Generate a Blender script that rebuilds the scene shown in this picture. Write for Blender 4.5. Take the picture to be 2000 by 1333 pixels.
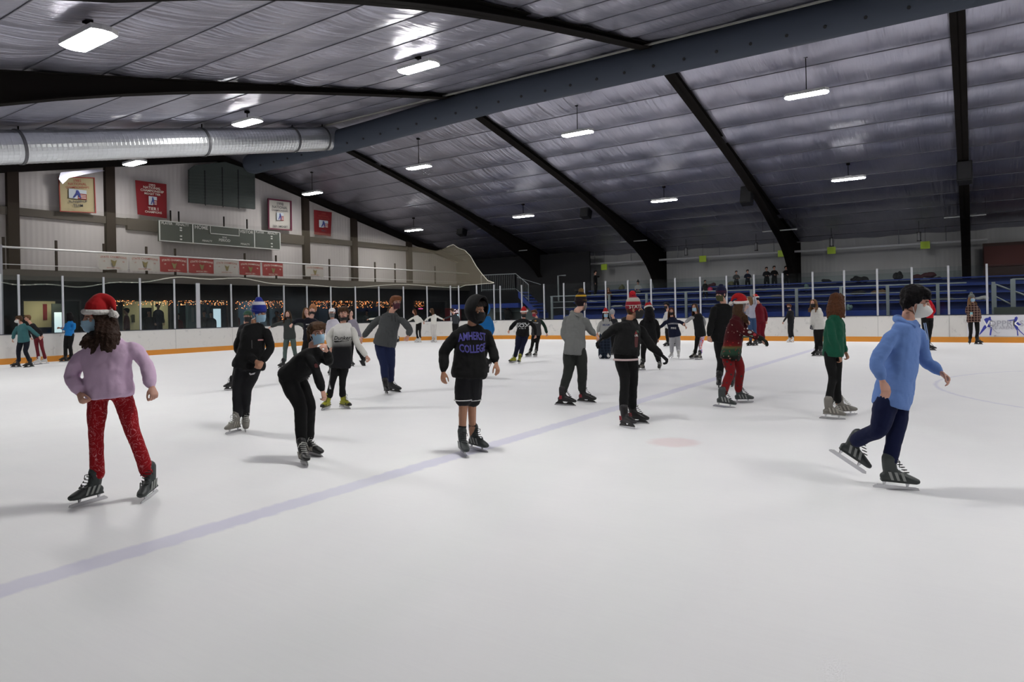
import bpy, bmesh, math, random
from mathutils import Vector, Matrix, Euler
S = bpy.context.scene
for o in list(bpy.data.objects): bpy.data.objects.remove(o)

# ------------------------------------------------------------------ camera
F = 1330.5; YAW = math.radians(34.05); ROLL = math.atan(.0197); H = 1.52; HY = 609.0
cam = bpy.data.cameras.new('camera'); cam.sensor_width = 36; cam.lens = F / 2000 * 36
cam.shift_y = -(666.5 - HY) / 2000; cam.clip_start = .05; cam.clip_end = 300
co = bpy.data.objects.new('camera', cam); S.collection.objects.link(co); S.camera = co
co.matrix_world = Matrix.Translation((0, 0, H)) @ Matrix.Rotation(YAW, 4, 'Z') @ Matrix.Rotation(math.pi/2, 4, 'X') @ Matrix.Rotation(-ROLL, 4, 'Z')
# ------------------------------------------------------------------ world, exposure
w = bpy.data.worlds.new('world'); S.world = w; w.use_nodes = True
w.node_tree.nodes['Background'].inputs[0].default_value = (.02, .02, .024, 1)
w.node_tree.nodes['Background'].inputs[1].default_value = .3
S.view_settings.view_transform = 'Standard'; S.view_settings.look = 'None'
S.view_settings.gamma = 1; S.view_settings.use_curve_mapping = False
S.view_settings.exposure = 0.0
LAMP = 126.0            # emission of the rink's LED fixtures

# ------------------------------------------------------------------ helpers
def ray(px, py):
    xr = px-1000; yr = py-HY; c, s = math.cos(ROLL), math.sin(ROLL)
    x = xr*c - yr*s; y = xr*s + yr*c
    cy, sy = math.cos(YAW), math.sin(YAW)
    return Vector((x*cy - F*sy, x*sy + F*cy, -y))
def at(px, py, X=None, Y=None, Z=None):
    d = ray(px, py)
    t = (Z-H)/d.z if Z is not None else (Y/d.y if Y is not None else X/d.x)
    return Vector((d.x*t, d.y*t, H + d.z*t))
def proj(x, y, z):
    cy, sy = math.cos(YAW), math.sin(YAW)
    X = x*cy + y*sy; D = -x*sy + y*cy; a = F*X/D; b = -F*(z-H)/D
    c, s = math.cos(ROLL), math.sin(ROLL)
    return 1000 + a*c + b*s, HY - a*s + b*c
def zat(x, y, py):
    a = proj(x, y, 0)[1]; b = proj(x, y, 1)[1]
    return (py-a)/(b-a)

MATS = {}
def mat(name, col, rough=.6, metal=0, spec=.5, bump=0, bscale=60, emit=None, estr=0, var=0, vscale=5, alpha=1):
    if name in MATS: return MATS[name]
    m = bpy.data.materials.new(name); m.use_nodes = True; nt = m.node_tree; b = nt.nodes['Principled BSDF']
    c = (*col, 1); b.inputs['Base Color'].default_value = c
    b.inputs['Roughness'].default_value = rough; b.inputs['Metallic'].default_value = metal
    b.inputs['Specular IOR Level'].default_value = spec
    if bump or var:
        tc = nt.nodes.new('ShaderNodeTexCoord')
    if bump:
        n = nt.nodes.new('ShaderNodeTexNoise'); n.inputs['Scale'].default_value = bscale; n.inputs['Detail'].default_value = 4
        bp = nt.nodes.new('ShaderNodeBump'); bp.inputs['Strength'].default_value = bump; bp.inputs['Distance'].default_value = .02
        nt.links.new(tc.outputs['Object'], n.inputs['Vector']); nt.links.new(n.outputs['Fac'], bp.inputs['Height'])
        nt.links.new(bp.outputs['Normal'], b.inputs['Normal'])
    if var:
        n = nt.nodes.new('ShaderNodeTexNoise'); n.inputs['Scale'].default_value = vscale; n.inputs['Detail'].default_value = 5
        mx = nt.nodes.new('ShaderNodeMix'); mx.data_type = 'RGBA'
        mx.inputs['A'].default_value = (*[v*(1-var) for v in col], 1); mx.inputs['B'].default_value = (*[min(1, v*(1+var)) for v in col], 1)
        nt.links.new(tc.outputs['Object'], n.inputs['Vector']); nt.links.new(n.outputs['Fac'], mx.inputs['Factor'])
        nt.links.new(mx.outputs['Result'], b.inputs['Base Color'])
    if emit:
        b.inputs['Emission Color'].default_value = (*emit, 1); b.inputs['Emission Strength'].default_value = estr
    MATS[name] = m; return m

def link(o):
    S.collection.objects.link(o); return o
def tag(o, label=None, cat=None, group=None, kind=None):
    if label: o['label'] = label
    if cat: o['category'] = cat
    if group: o['group'] = group
    if kind: o['kind'] = kind
    return o
def thing(name, label, cat, loc=(0, 0, 0), group=None):
    o = bpy.data.objects.new(name, None); link(o); o.location = loc; o.empty_display_size = .1
    return tag(o, label, cat, group)
def put(o, parent):
    if parent is not None:
        o.parent = parent
        o.matrix_parent_inverse = parent_world(parent).inverted()
    return o
def parent_world(p):
    m = p.matrix_basis.copy()
    while p.parent is not None:
        m = p.parent.matrix_basis @ p.matrix_parent_inverse @ m if False else (p.parent.matrix_basis @ p.matrix_parent_inverse @ m)
        p = p.parent
    return m

class MB:
    """collects vertices and faces in world space; build() links them as one mesh object"""
    def __init__(s): s.v = []; s.f = []
    def add(s, vs, fs):
        n = len(s.v); s.v += [Vector(v) for v in vs]; s.f += [tuple(i+n for i in f) for f in fs]; return s
    def box(s, x0, y0, z0, x1, y1, z1):
        x0, x1 = sorted((x0, x1)); y0, y1 = sorted((y0, y1)); z0, z1 = sorted((z0, z1))
        v = [(x, y, z) for z in (z0, z1) for y in (y0, y1) for x in (x0, x1)]
        return s.add(v, [(0, 2, 3, 1), (4, 5, 7, 6), (0, 1, 5, 4), (2, 6, 7, 3), (0, 4, 6, 2), (1, 3, 7, 5)])
    def obox(s, c, ax, ay, az):
        c, ax, ay, az = map(Vector, (c, ax, ay, az))
        v = [c + ax*i + ay*j + az*k for k in (-.5, .5) for j in (-.5, .5) for i in (-.5, .5)]
        return s.add(v, [(0, 2, 3, 1), (4, 5, 7, 6), (0, 1, 5, 4), (2, 6, 7, 3), (0, 4, 6, 2), (1, 3, 7, 5)])
    def prism(s, pts, off):
        pts = [Vector(p) for p in pts]; off = Vector(off); n = len(pts)
        return s.add(pts + [p+off for p in pts], [tuple(range(n-1, -1, -1)), tuple(range(n, 2*n))] + [(i, (i+1) % n, n+(i+1) % n, n+i) for i in range(n)])
    def tube(s, pts, r, n=8, cap=True, side=None, dome=True):
        """loft along pts; r = radius | list of radius or (ra, rb); ra lies along 'side'"""
        pts = [Vector(p) for p in pts]
        if not isinstance(r, (list, tuple)): r = [r]*len(pts)
        r = [(q, q) if not isinstance(q, (tuple, list)) else q for q in r]
        T = []
        for i in range(len(pts)):
            a = pts[max(i-1, 0)]; b = pts[min(i+1, len(pts)-1)]
            d = b-a; T.append(d.normalized() if d.length > 1e-9 else Vector((0, 0, 1)))
        u = Vector(side) if side is not None else T[0].orthogonal()
        rings = []
        def ring(p, t, u, q, k=1):
            u = (u - t*u.dot(t)); u = u.normalized() if u.length > 1e-6 else t.orthogonal().normalized()
            w = t.cross(u)
            return [p + u*(math.cos(2*math.pi*j/n)*q[0]*k) + w*(math.sin(2*math.pi*j/n)*q[1]*k) for j in range(n)], u
        us = []
        for i, p in enumerate(pts):
            rg, u2 = ring(p, T[i], u if side is None else Vector(side), r[i]); 
            if side is None: u = u2
            us.append(u2); rings.append(rg)
        if cap and dome:
            for i, sg in ((0, -1), (-1, 1)):
                m = min(r[i]); ex = []
                for k in (.5, .87):
                    kk = math.sqrt(1-k*k)
                    ex.append(ring(pts[i] + T[i]*(sg*m*k), T[i], us[i], r[i], kk)[0])
                rings = (ex[::-1] + rings) if sg < 0 else (rings + ex)
        vs = [v for rg in rings for v in rg]; fs = []
        for i in range(len(rings)-1):
            for j in range(n):
                a = i*n+j; b = i*n+(j+1) % n; fs.append((a, b, b+n, a+n))
        if cap:
            fs.append(tuple(range(n-1, -1, -1))); m = (len(rings)-1)*n; fs.append(tuple(m+j for j in range(n)))
        return s.add(vs, fs)
    def ball(s, c, r, n=12, m=8, M=None):
        c = Vector(c); r = r if isinstance(r, (tuple, list)) else (r, r, r)
        vs = []
        for i in range(1, m):
            a = math.pi*i/m
            for j in range(n):
                b = 2*math.pi*j/n; vs.append(Vector((r[0]*math.sin(a)*math.cos(b), r[1]*math.sin(a)*math.sin(b), r[2]*math.cos(a))))
        vs += [Vector((0, 0, r[2])), Vector((0, 0, -r[2]))]
        if M is not None: vs = [M @ v for v in vs]
        vs = [v + c for v in vs]; fs = []
        for i in range(m-2):
            for j in range(n):
                a = i*n+j; b = i*n+(j+1) % n; fs.append((a, a+n, b+n, b))
        t = len(vs)-2
        for j in range(n):
            fs.append((t, j, (j+1) % n)); q = (m-2)*n; fs.append((t+1, q+(j+1) % n, q+j))
        return s.add(vs, fs)
    def build(s, name, m, parent=None, smooth=False, bevel=0, loc=None):
        me = bpy.data.meshes.new(name)
        if parent is not None: org = parent_world(parent).translation
        elif loc is not None: org = Vector(loc)
        elif s.v:
            xs = [v.x for v in s.v]; ys = [v.y for v in s.v]; zs = [v.z for v in s.v]
            org = Vector(((min(xs)+max(xs))/2, (min(ys)+max(ys))/2, min(zs)))
        else: org = Vector()
        me.from_pydata([tuple(v-org) for v in s.v], [], s.f); me.update()
        ms = m if isinstance(m, (list, tuple)) else [m]
        for q in ms: me.materials.append(q)
        if smooth: me.polygons.foreach_set('use_smooth', [True]*len(me.polygons))
        o = bpy.data.objects.new(name, me); link(o)
        if parent is not None: o.parent = parent
        else: o.location = org
        if bevel:
            b = o.modifiers.new('bevel', 'BEVEL'); b.width = bevel; b.segments = 2
        return o

FONTMESH = {}
def lettering(s, size, loc, xdir, up, m, parent, name='lettering', depth=.004, align='CENTER', bold=0, arc=0, shear=0, squash=1):
    """real letters; xdir = reading direction, up = up direction"""
    cu = bpy.data.curves.new(name, 'FONT'); cu.body = s; cu.size = 1; cu.align_x = align; cu.align_y = 'CENTER'; cu.offset = bold; cu.shear = shear
    cu.resolution_u = 2
    t = bpy.data.objects.new('t', cu); link(t); dg = bpy.context.evaluated_depsgraph_get(); dg.update()
    me = bpy.data.meshes.new_from_object(t.evaluated_get(dg)); bpy.data.objects.remove(t)
    xd = Vector(xdir).normalized(); u = Vector(up); u = (u - xd*u.dot(xd)).normalized(); n = xd.cross(u)
    vs = []
    for v in me.vertices:
        x, y = v.co.x*size*squash, v.co.y*size
        if arc: y += -arc*x*x
        vs.append(Vector(loc) + xd*x + u*y + n*depth)
    mb = MB(); mb.add(vs, [tuple(p.vertices) for p in me.polygons])
    bpy.data.meshes.remove(me)
    return mb.build(name, m, parent)

white_metal = mat('white_metal', (.62, .62, .62), .45, .3)
dark_steel = mat('dark_steel', (.010, .0085, .008), .9, 0, .05)
brown_steel = mat('brown_steel', (.028, .021, .017), .9, 0, .08)
grey_steel = mat('grey_steel', (.2, .21, .22), .45, .5)
black = mat('black_paint', (.006, .006, .007), .6, 0, .3)
wood_dark = mat('dark_panel', (.03, .028, .028), .8)
# ================================================================== SETTING
RX, FY, BH, GH = -28.3, 31.25, 1.07, 2.97      # end boards, far boards, board height, glass height
RY, RZ, SL = 19.6, 9.6, .22                   # ridge line and roof slope
WX, WY, NY, EX = -30.5, 40.0, -1.2, 16.0      # gable wall, far wall, near wall, right end
def roofz(y): return RZ - SL*abs(y-RY)

# ---- ice
def ice_material():
    m = bpy.data.materials.new('ice'); m.use_nodes = True; nt = m.node_tree; N = nt.nodes; L = nt.links; b = N['Principled BSDF']
    tc = N.new('ShaderNodeTexCoord'); sep = N.new('ShaderNodeSeparateXYZ'); L.new(tc.outputs['Object'], sep.inputs[0])
    def M(op, a, bb=None, c=None):
        n = N.new('ShaderNodeMath'); n.operation = op
        for i, v in enumerate((a, bb, c)):
            if v is None: continue
            if isinstance(v, (int, float)): n.inputs[i].default_value = v
            else: L.new(v, n.inputs[i])
        return n.outputs[0]
    wob = N.new('ShaderNodeTexNoise'); wob.inputs['Scale'].default_value = 9; wob.inputs['Detail'].default_value = 4; L.new(tc.outputs['Object'], wob.inputs['Vector'])
    wv = M('MULTIPLY_ADD', wob.outputs['Fac'], .10, -.05)
    def band(v, half, soft):          # 1 inside, soft edge
        d = M('ADD', M('ABSOLUTE', v), wv); mr = N.new('ShaderNodeMapRange'); mr.interpolation_type = 'SMOOTHSTEP'
        L.new(d, mr.inputs[0]); mr.inputs[1].default_value = half-soft; mr.inputs[2].default_value = half+soft; mr.inputs[3].default_value = 1; mr.inputs[4].default_value = 0
        return mr.outputs[0]
    X, Y = sep.outputs[0], sep.outputs[1]
    blue = band(M('ADD', X, 4.57), .115, .03)
    def dist(cx, cy): return M('SQRT', M('ADD', M('POWER', M('ADD', X, -cx), 2), M('POWER', M('ADD', Y, -cy), 2)))
    ring = M('MULTIPLY', band(M('ADD', dist(3.9, 15.2), -4.5), .03, .03), .45)
    spot = M('MULTIPLY', band(dist(-2.83, 7.42), .27, .08), .42)
    dn = N.new('ShaderNodeTexNoise'); dn.inputs['Scale'].default_value = 1.4; dn.inputs['Detail'].default_value = 7; L.new(tc.outputs['Object'], dn.inputs['Vector'])
    mp = N.new('ShaderNodeMapping'); mp.inputs['Scale'].default_value = (.6, 14, 1); mp.inputs['Rotation'].default_value = (0, 0, .5); L.new(tc.outputs['Object'], mp.inputs[0])
    sc = N.new('ShaderNodeTexNoise'); sc.inputs['Scale'].default_value = 2.2; sc.inputs['Detail'].default_value = 6; sc.inputs['Distortion'].default_value = 2.0; L.new(mp.outputs[0], sc.inputs['Vector'])
    base = N.new('ShaderNodeMix'); base.data_type = 'RGBA'; base.inputs['A'].default_value = (.78, .78, .80, 1); base.inputs['B'].default_value = (.86, .86, .865, 1)
    L.new(M('ADD', M('MULTIPLY', dn.outputs['Fac'], .7), M('MULTIPLY', sc.outputs['Fac'], .45)), base.inputs['Factor'])
    def over(src, fac, col):
        n = N.new('ShaderNodeMix'); n.data_type = 'RGBA'; L.new(src, n.inputs['A']); n.inputs['B'].default_value = (*col, 1); L.new(fac, n.inputs['Factor']); return n.outputs['Result']
    c = over(base.outputs['Result'], M('MULTIPLY', blue, M('MULTIPLY_ADD', dn.outputs['Fac'], .4, .25)), (.50, .49, .70))
    c = over(c, ring, (.5, .5, .68)); c = over(c, spot, (.72, .50, .52))
    L.new(c, b.inputs['Base Color'])
    mr = N.new('ShaderNodeMapRange'); L.new(dn.outputs['Fac'], mr.inputs[0]); mr.inputs[3].default_value = .46; mr.inputs[4].default_value = .56; L.new(mr.outputs[0], b.inputs['Roughness'])
    b.inputs['Specular IOR Level'].default_value = .10
    return m
# ice sheet reaches to the boards; concrete walkway around it
CX, CY, CR = RX+8.5, FY-8.5, 8.5
def corner(n=24): return [(CX-CR*math.cos(math.pi/2*k/n), CY+CR*math.sin(math.pi/2*k/n)) for k in range(n+1)]
outline = [(EX, NY-.5), (RX, NY-.5)] + corner() + [(EX, FY)]
mb = MB(); mb.prism([(x, y, -.1) for x, y in outline][::-1], (0, 0, .1))
o = mb.build('floor', ice_material(), loc=(0, 0, 0)); tag(o, kind='structure')
mb = MB().box(-44, -8, -.3, EX+2, 44, -.101); tag(mb.build('floor_walkway', mat('concrete', (.12, .12, .12), .8, var=.2)), kind='structure')

# ---- dasher boards, glass and posts
def path(off=0, n=24, y0=NY, x1=12.0):
    pts = [(RX-off, y0)]
    pts += [(CX-(CR+off)*math.cos(math.pi/2*k/n), CY+(CR+off)*math.sin(math.pi/2*k/n)) for k in range(n+1)]
    return pts + [(x1, FY+off)]
def strip(mb, a, b, z0, z1):
    """solid strip between path offsets a and b"""
    A = path(a); B = path(b); n = len(A)
    vs = [(x, y, z0) for x, y in A] + [(x, y, z0) for x, y in B] + [(x, y, z1) for x, y in A] + [(x, y, z1) for x, y in B]
    fs = []
    for i in range(n-1):
        fs += [(i, i+1, n+i+1, n+i), (2*n+i, 3*n+i, 3*n+i+1, 2*n+i+1), (i, 2*n+i, 2*n+i+1, i+1), (n+i, n+i+1, 3*n+i+1, 3*n+i)]
    fs += [(0, n, 3*n, 2*n), (n-1, 3*n-1+0, 4*n-1, 2*n-1)] if False else []
    return mb.add(vs, fs)
def board_mat():
    m = mat('board_white', (.70, .685, .66), .4, 0, .4); nt = m.node_tree; b = nt.nodes['Principled BSDF']
    tc = nt.nodes.new('ShaderNodeTexCoord'); v = nt.nodes.new('ShaderNodeTexNoise'); v.inputs['Scale'].default_value = 3.5; v.inputs['Detail'].default_value = 8; v.inputs['Roughness'].default_value = .75
    r = nt.nodes.new('ShaderNodeValToRGB'); r.color_ramp.elements[0].position = .30; r.color_ramp.elements[0].color = (.40, .40, .40, 1); r.color_ramp.elements[1].position = .43; r.color_ramp.elements[1].color = (.66, .645, .62, 1)
    nt.links.new(tc.outputs['Object'], v.inputs['Vector']); nt.links.new(v.outputs['Fac'], r.inputs[0]); nt.links.new(r.outputs[0], b.inputs['Base Color']); return m
boards = thing('rink_boards', 'white dasher boards with orange kick strip and tall glass around the ice', 'rink boards', (RX, CY, 0))
strip(MB(), 0, .1, .2, BH-.03).build('board_panels', board_mat(), boards)
strip(MB(), -.012, .11, 0, .21).build('kick_strip', mat('orange_kick', (.62, .24, .02), .4), boards)['label'] = 'orange kick strip'
strip(MB(), -.01, .12, BH-.03, BH).build('cap_rail', mat('cap_dark', (.03, .035, .05), .4), boards)
seam = MB()
PW = []                                       # post positions along the boards (x, y, outward)
def add_post(x, y, nx, ny): PW.append((x, y, nx, ny))
y = 10.35
for px in (2, 38, 124, 204, 275, 342, 388, 453, 506.8, 556, 601): q = at(px, 600, X=RX); add_post(RX-.05, q.y, -1, 0)
def arc_at(px):
    lo, hi = 0, math.pi/2
    for _ in range(40):
        mid = (lo+hi)/2
        if proj(CX-(CR+.05)*math.cos(mid), CY+(CR+.05)*math.sin(mid), 1.07)[0] < px: lo = mid
        else: hi = mid
    return lo
for px in (647, 695, 741, 789, 835, 881, 897, 932, 966, 978, 1020):
    a = arc_at(px); add_post(CX-(CR+.05)*math.cos(a), CY+(CR+.05)*math.sin(a), -math.cos(a), math.sin(a))
for k in range(2, 24): add_post(-10.51+1.22*(k-9), FY+.05, 0, 1)
postm = mat('post_aluminium', (.55, .56, .6), .35, .6)
def glass_mat():
    m = bpy.data.materials.new('rink_glass'); m.use_nodes = True; nt = m.node_tree; N = nt.nodes
    N.remove(N['Principled BSDF']); out = N['Material Output']
    t = N.new('ShaderNodeBsdfTransparent'); t.inputs[0].default_value = (.90, .93, .93, 1); g = N.new('ShaderNodeBsdfGlossy'); g.inputs['Roughness'].default_value = .08; g.inputs[0].default_value = (.8, .85, .9, 1)
    f = N.new('ShaderNodeFresnel'); f.inputs[0].default_value = 1.35; mx = N.new('ShaderNodeMixShader')
    nt.links.new(f.outputs[0], mx.inputs[0]); nt.links.new(t.outputs[0], mx.inputs[1]); nt.links.new(g.outputs[0], mx.inputs[2]); nt.links.new(mx.outputs[0], out.inputs[0]); return m
glassm = glass_mat()
def gtop(i):                                   # the end glass stands a little taller than the side glass
    x, y = PW[i][:2]; return 3.2 if x < RX+.2 and y < 17 else (3.05 if x < CX-2 else GH)
for i, (x, y, nx, ny) in enumerate(PW):
    tx, ty = -ny, nx; h = gtop(i); wd = .035 if abs(proj(x, y, 1)[0]-388) > 6 else .09
    MB().obox((x, y, (BH+h)/2), (tx*wd*2, ty*wd*2, 0), (nx*.05, ny*.05, 0), (0, 0, h-BH)).build('glass_post', postm, boards)
for i in range(len(PW)-1):
    a, b = Vector(PW[i][:2]), Vector(PW[i+1][:2]); h = min(gtop(i), gtop(i+1))-.04; d = (b-a); n = Vector((PW[i][2], PW[i][3]))*.012
    MB().prism([(a.x, a.y, BH), (b.x, b.y, BH), (b.x, b.y, h), (a.x, a.y, h)], (n.x, n.y, 0)).build('glass_pane', glassm, boards)
    if i > 3 and i % 2: 
        MB().obox((a.x-PW[i][2]*.052, a.y-PW[i][3]*.052, .62), (PW[i][3]*.012, PW[i][2]*.012, 0), (PW[i][2]*.004, PW[i][3]*.004, 0), (0, 0, .82)).build('panel_joint', mat('joint', (.3, .3, .3)), boards)

# ---- roof lined with silver insulation foil, sagging between purlins
def foil_mat():
    m = bpy.data.materials.new('insulation_foil'); m.use_nodes = True; nt = m.node_tree; N = nt.nodes; L = nt.links; b = N['Principled BSDF']
    b.inputs['Metallic'].default_value = .88; b.inputs['Base Color'].default_value = (.50, .49, .53, 1)
    tc = N.new('ShaderNodeTexCoord')
    def noise(scale, vec, detail=5, dist=0):
        mp = N.new('ShaderNodeMapping'); mp.inputs['Scale'].default_value = vec; L.new(tc.outputs['Object'], mp.inputs[0])
        n = N.new('ShaderNodeTexNoise'); n.inputs['Scale'].default_value = scale; n.inputs['Detail'].default_value = detail; n.inputs['Distortion'].default_value = dist; L.new(mp.outputs[0], n.inputs['Vector']); return n.outputs['Fac']
    a = noise(7.0, (1, .05, .05), 4, .12); c = noise(1.1, (1, .35, .35), 3, .3)
    mx = N.new('ShaderNodeMath'); mx.operation = 'MULTIPLY_ADD'; L.new(a, mx.inputs[0]); mx.inputs[1].default_value = .55; L.new(c, mx.inputs[2])
    bp = N.new('ShaderNodeBump'); bp.inputs['Strength'].default_value = .9; bp.inputs['Distance'].default_value = .09; L.new(mx.outputs[0], bp.inputs['Height']); L.new(bp.outputs[0], b.inputs['Normal'])
    r = N.new('ShaderNodeMapRange'); L.new(c, r.inputs[0]); r.inputs[3].default_value = .29; r.inputs[4].default_value = .42; L.new(r.outputs[0], b.inputs['Roughness'])
    r2 = N.new('ShaderNodeMix'); r2.data_type = 'RGBA'; r2.inputs['A'].default_value = (.28, .285, .36, 1); r2.inputs['B'].default_value = (.50, .49, .565, 1); L.new(c, r2.inputs['Factor']); L.new(r2.outputs['Result'], b.inputs['Base Color'])
    return m
foil = foil_mat()
PUR = 1.52
def roof_sheet(name, side, ylim):
    random.seed(4)
    nx = 140; seg = 6; rows = int(math.ceil(abs(ylim-RY)/PUR)); vs = []; fs = []
    ts = [k/seg for k in range(rows*seg+1)]
    for t in ts:
        d = min(t*PUR, abs(ylim-RY)); fr = t-math.floor(t); sag = .075*(1-(2*fr-1)**2) if fr > 0 else -.0
        for i in range(nx+1):
            x = -31 + (EX+31)*i/nx; sg = sag*(1+.35*math.sin(x*1.7+math.floor(t)*2.1)+.25*math.sin(x*4.3+math.floor(t)))
            vs.append((x, RY+side*d, RZ-SL*d-sg))
    for j in range(len(ts)-1):
        for i in range(nx):
            a = j*(nx+1)+i; f = (a, a+1, a+nx+2, a+nx+1); fs.append(f if side > 0 else f[::-1])
    mb = MB(); mb.add(vs, fs); o = mb.build(name, foil, smooth=True, loc=(0, RY, RZ)); tag(o, kind='structure')
    # seam tapes and thumb-sized fasteners where the foil is pinned to the purlins
    mb = MB()
    for k in range(1, rows):
        d = k*PUR; mb.obox((-7.5, RY+side*d, RZ-SL*d-.012), (47, 0, 0), (0, .018, side*-.018*SL), (0, 0, .02))
    tag(mb.build('ceiling_seams', mat('seam_tape', (.13, .13, .15), .5, .3)), kind='structure')
    return o
roof_sheet('ceiling', 1, WY+.1); roof_sheet('ceiling_near', -1, NY-.1)

# ---- portal frames
def depth(y): d = abs(y-RY); return min(1.35, .12 + .5*(d/14)**4)
def frame(x, name):
    top = []; bot = []
    for k in range(33):
        y = NY+.25 + (WY-NY-.5)*k/32; z = roofz(y)-.10; top.append((x, y, z)); 
    inner = []
    for k in range(4, 29):
        y = NY + (WY-NY)*k/32; inner.append((x, y, roofz(y)-.10-depth(y)))
    # haunches curve down into the columns
    def haunch(yc, s):
        y0, z0 = inner[-1][1:] if s > 0 else inner[0][1:]; e = yc - s*1.25; pts = []
        for k in range(1, 8):
            a = k/7; p0 = Vector((y0, z0)); p1 = Vector((e+s*.1, roofz(e)-1.75 + .55)); p2 = Vector((e+s*.35, 1.6))
            q = (1-a)**2*p0 + 2*a*(1-a)*p1 + a*a*p2; pts.append((x, q.x, q.y))
        pts.append((x, yc-s*.62, -.1)); return pts
    rt = haunch(WY-.0, 1); lt = haunch(NY, -1)[::-1]
    low = lt + inner + rt
    prof = [(x, NY+.02, -.1)] + low + [(x, WY-.02, -.1), (x, WY-.02, roofz(WY)-.1)] + top[::-1] + [(x, NY+.02, roofz(NY)-.1)]
    mb = MB(); mb.prism([(x-.02, p[1], p[2]) for p in prof], (.04, 0, 0))
    ff = []                                    # bottom flange
    for i in range(len(low)-1):
        a, b = Vector(low[i]), Vector(low[i+1]); mb.prism([(x-.18, a.y, a.z), (x+.18, a.y, a.z), (x+.18, a.y, a.z+.02), (x-.18, a.y, a.z+.02)], (0, b.y-a.y, b.z-a.z))
    for s, yw in ((1, WY), (-1, NY)):
        mb.box(x-.18, yw-s*.03, -.1, x+.18, yw-s*.01, roofz(yw)-.1)
    for k in range(len(top)-1):
        a, b = Vector(top[k]), Vector(top[k+1]); mb.prism([(x-.18, a.y, a.z), (x+.18, a.y, a.z), (x+.18, a.y, a.z+.02), (x-.18, a.y, a.z+.02)], (0, b.y-a.y, b.z-a.z))
    o = mb.build(name, dark_steel); tag(o, kind='structure')
for i, x in enumerate((-23.4, -15.68, -7.95, -.2, 7.5)): frame(x, 'trim_%d' % (i+1))

# ---- walls
def ribbed(name, col, axis, rough=.6):
    m = mat(name, col, rough, 0, .3); nt = m.node_tree; b = nt.nodes['Principled BSDF']; tc = nt.nodes.new('ShaderNodeTexCoord')
    wv = nt.nodes.new('ShaderNodeTexWave'); wv.wave_type = 'BANDS'; wv.bands_direction = axis; wv.inputs['Scale'].default_value = 1.6; wv.inputs['Distortion'].default_value = 0
    bp = nt.nodes.new('ShaderNodeBump'); bp.inputs['Strength'].default_value = .18; bp.inputs['Distance'].default_value = .04
    nt.links.new(tc.outputs['Object'], wv.inputs['Vector']); nt.links.new(wv.outputs['Fac'], bp.inputs['Height']); nt.links.new(bp.outputs[0], b.inputs['Normal'])
    n = nt.nodes.new('ShaderNodeTexNoise'); n.inputs['Scale'].default_value = .7; n.inputs['Detail'].default_value = 6
    mp = nt.nodes.new('ShaderNodeMapping'); mp.inputs['Scale'].default_value = (1, 1, .2) ; nt.links.new(tc.outputs['Object'], mp.inputs[0]); nt.links.new(mp.outputs[0], n.inputs['Vector'])
    mx = nt.nodes.new('ShaderNodeMix'); mx.data_type = 'RGBA'; mx.inputs['A'].default_value = (*[v*.78 for v in col], 1); mx.inputs['B'].default_value = (*[min(1, v*1.12) for v in col], 1)
    nt.links.new(n.outputs['Fac'], mx.inputs['Factor']); nt.links.new(mx.outputs['Result'], b.inputs['Base Color']); return m
gable = ribbed('gable_panels', (.45, .42, .41), 'Y')
mb = MB(); mb.prism([(WX-.1, NY, 3.3), (WX-.1, WY, 3.3), (WX-.1, WY, roofz(WY)), (WX-.1, RY, RZ), (WX-.1, NY, roofz(NY))], (.1, 0, 0))
tag(mb.build('wall_left', gable), kind='structure')
farw = ribbed('far_panels', (.40, .40, .40), 'X')
tag(MB().box(-44, WY, -.3, EX, WY+.1, roofz(WY)+.05).build('wall_back', farw), kind='structure')
tag(MB().box(-44, NY-.6, -.3, EX, NY-.5, roofz(NY)+.3).build('wall_front', mat('near_wall', (.25, .25, .25), .8)), kind='structure')
mb = MB(); mb.prism([(EX, NY-.5, -.3), (EX, WY, -.3), (EX, WY, roofz(WY)), (EX, RY, RZ), (EX, NY-.5, roofz(NY))], (.1, 0, 0))
tag(mb.build('wall_right', mat('right_wall', (.25, .25, .25), .8)), kind='structure')
# gable framing: columns, rafters, girt
mb = MB()
cols = [at(p, 400, X=WX+.1).y for p in (24, 214, 596, 690, 797)]
for k, y in enumerate(cols):
    mb = MB().box(WX, y-.19, 3.3, WX+.22, y+.19, roofz(y)-.3); tag(mb.build('trim_column_%d' % (k+1), brown_steel), kind='structure')
mb = MB()
for s, yw in ((1, WY), (-1, NY)):
    a = Vector((WX, RY, RZ-.12)); b = Vector((WX, yw, roofz(yw)-.12)); mb.prism([a, b, b-Vector((0, 0, .34)), a-Vector((0, 0, .34))], (.3, 0, 0))
tag(mb.build('trim_gable_rafter', dark_steel), kind='structure')
mb = MB().box(WX, NY, 5.60, WX+.16, WY, 5.90); mb.box(WX, 15.2, 5.42, WX+.18, 25, 5.92)
tag(mb.build('trim_girt', mat('girt', (.055, .045, .035), .7)), kind='structure')

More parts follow.
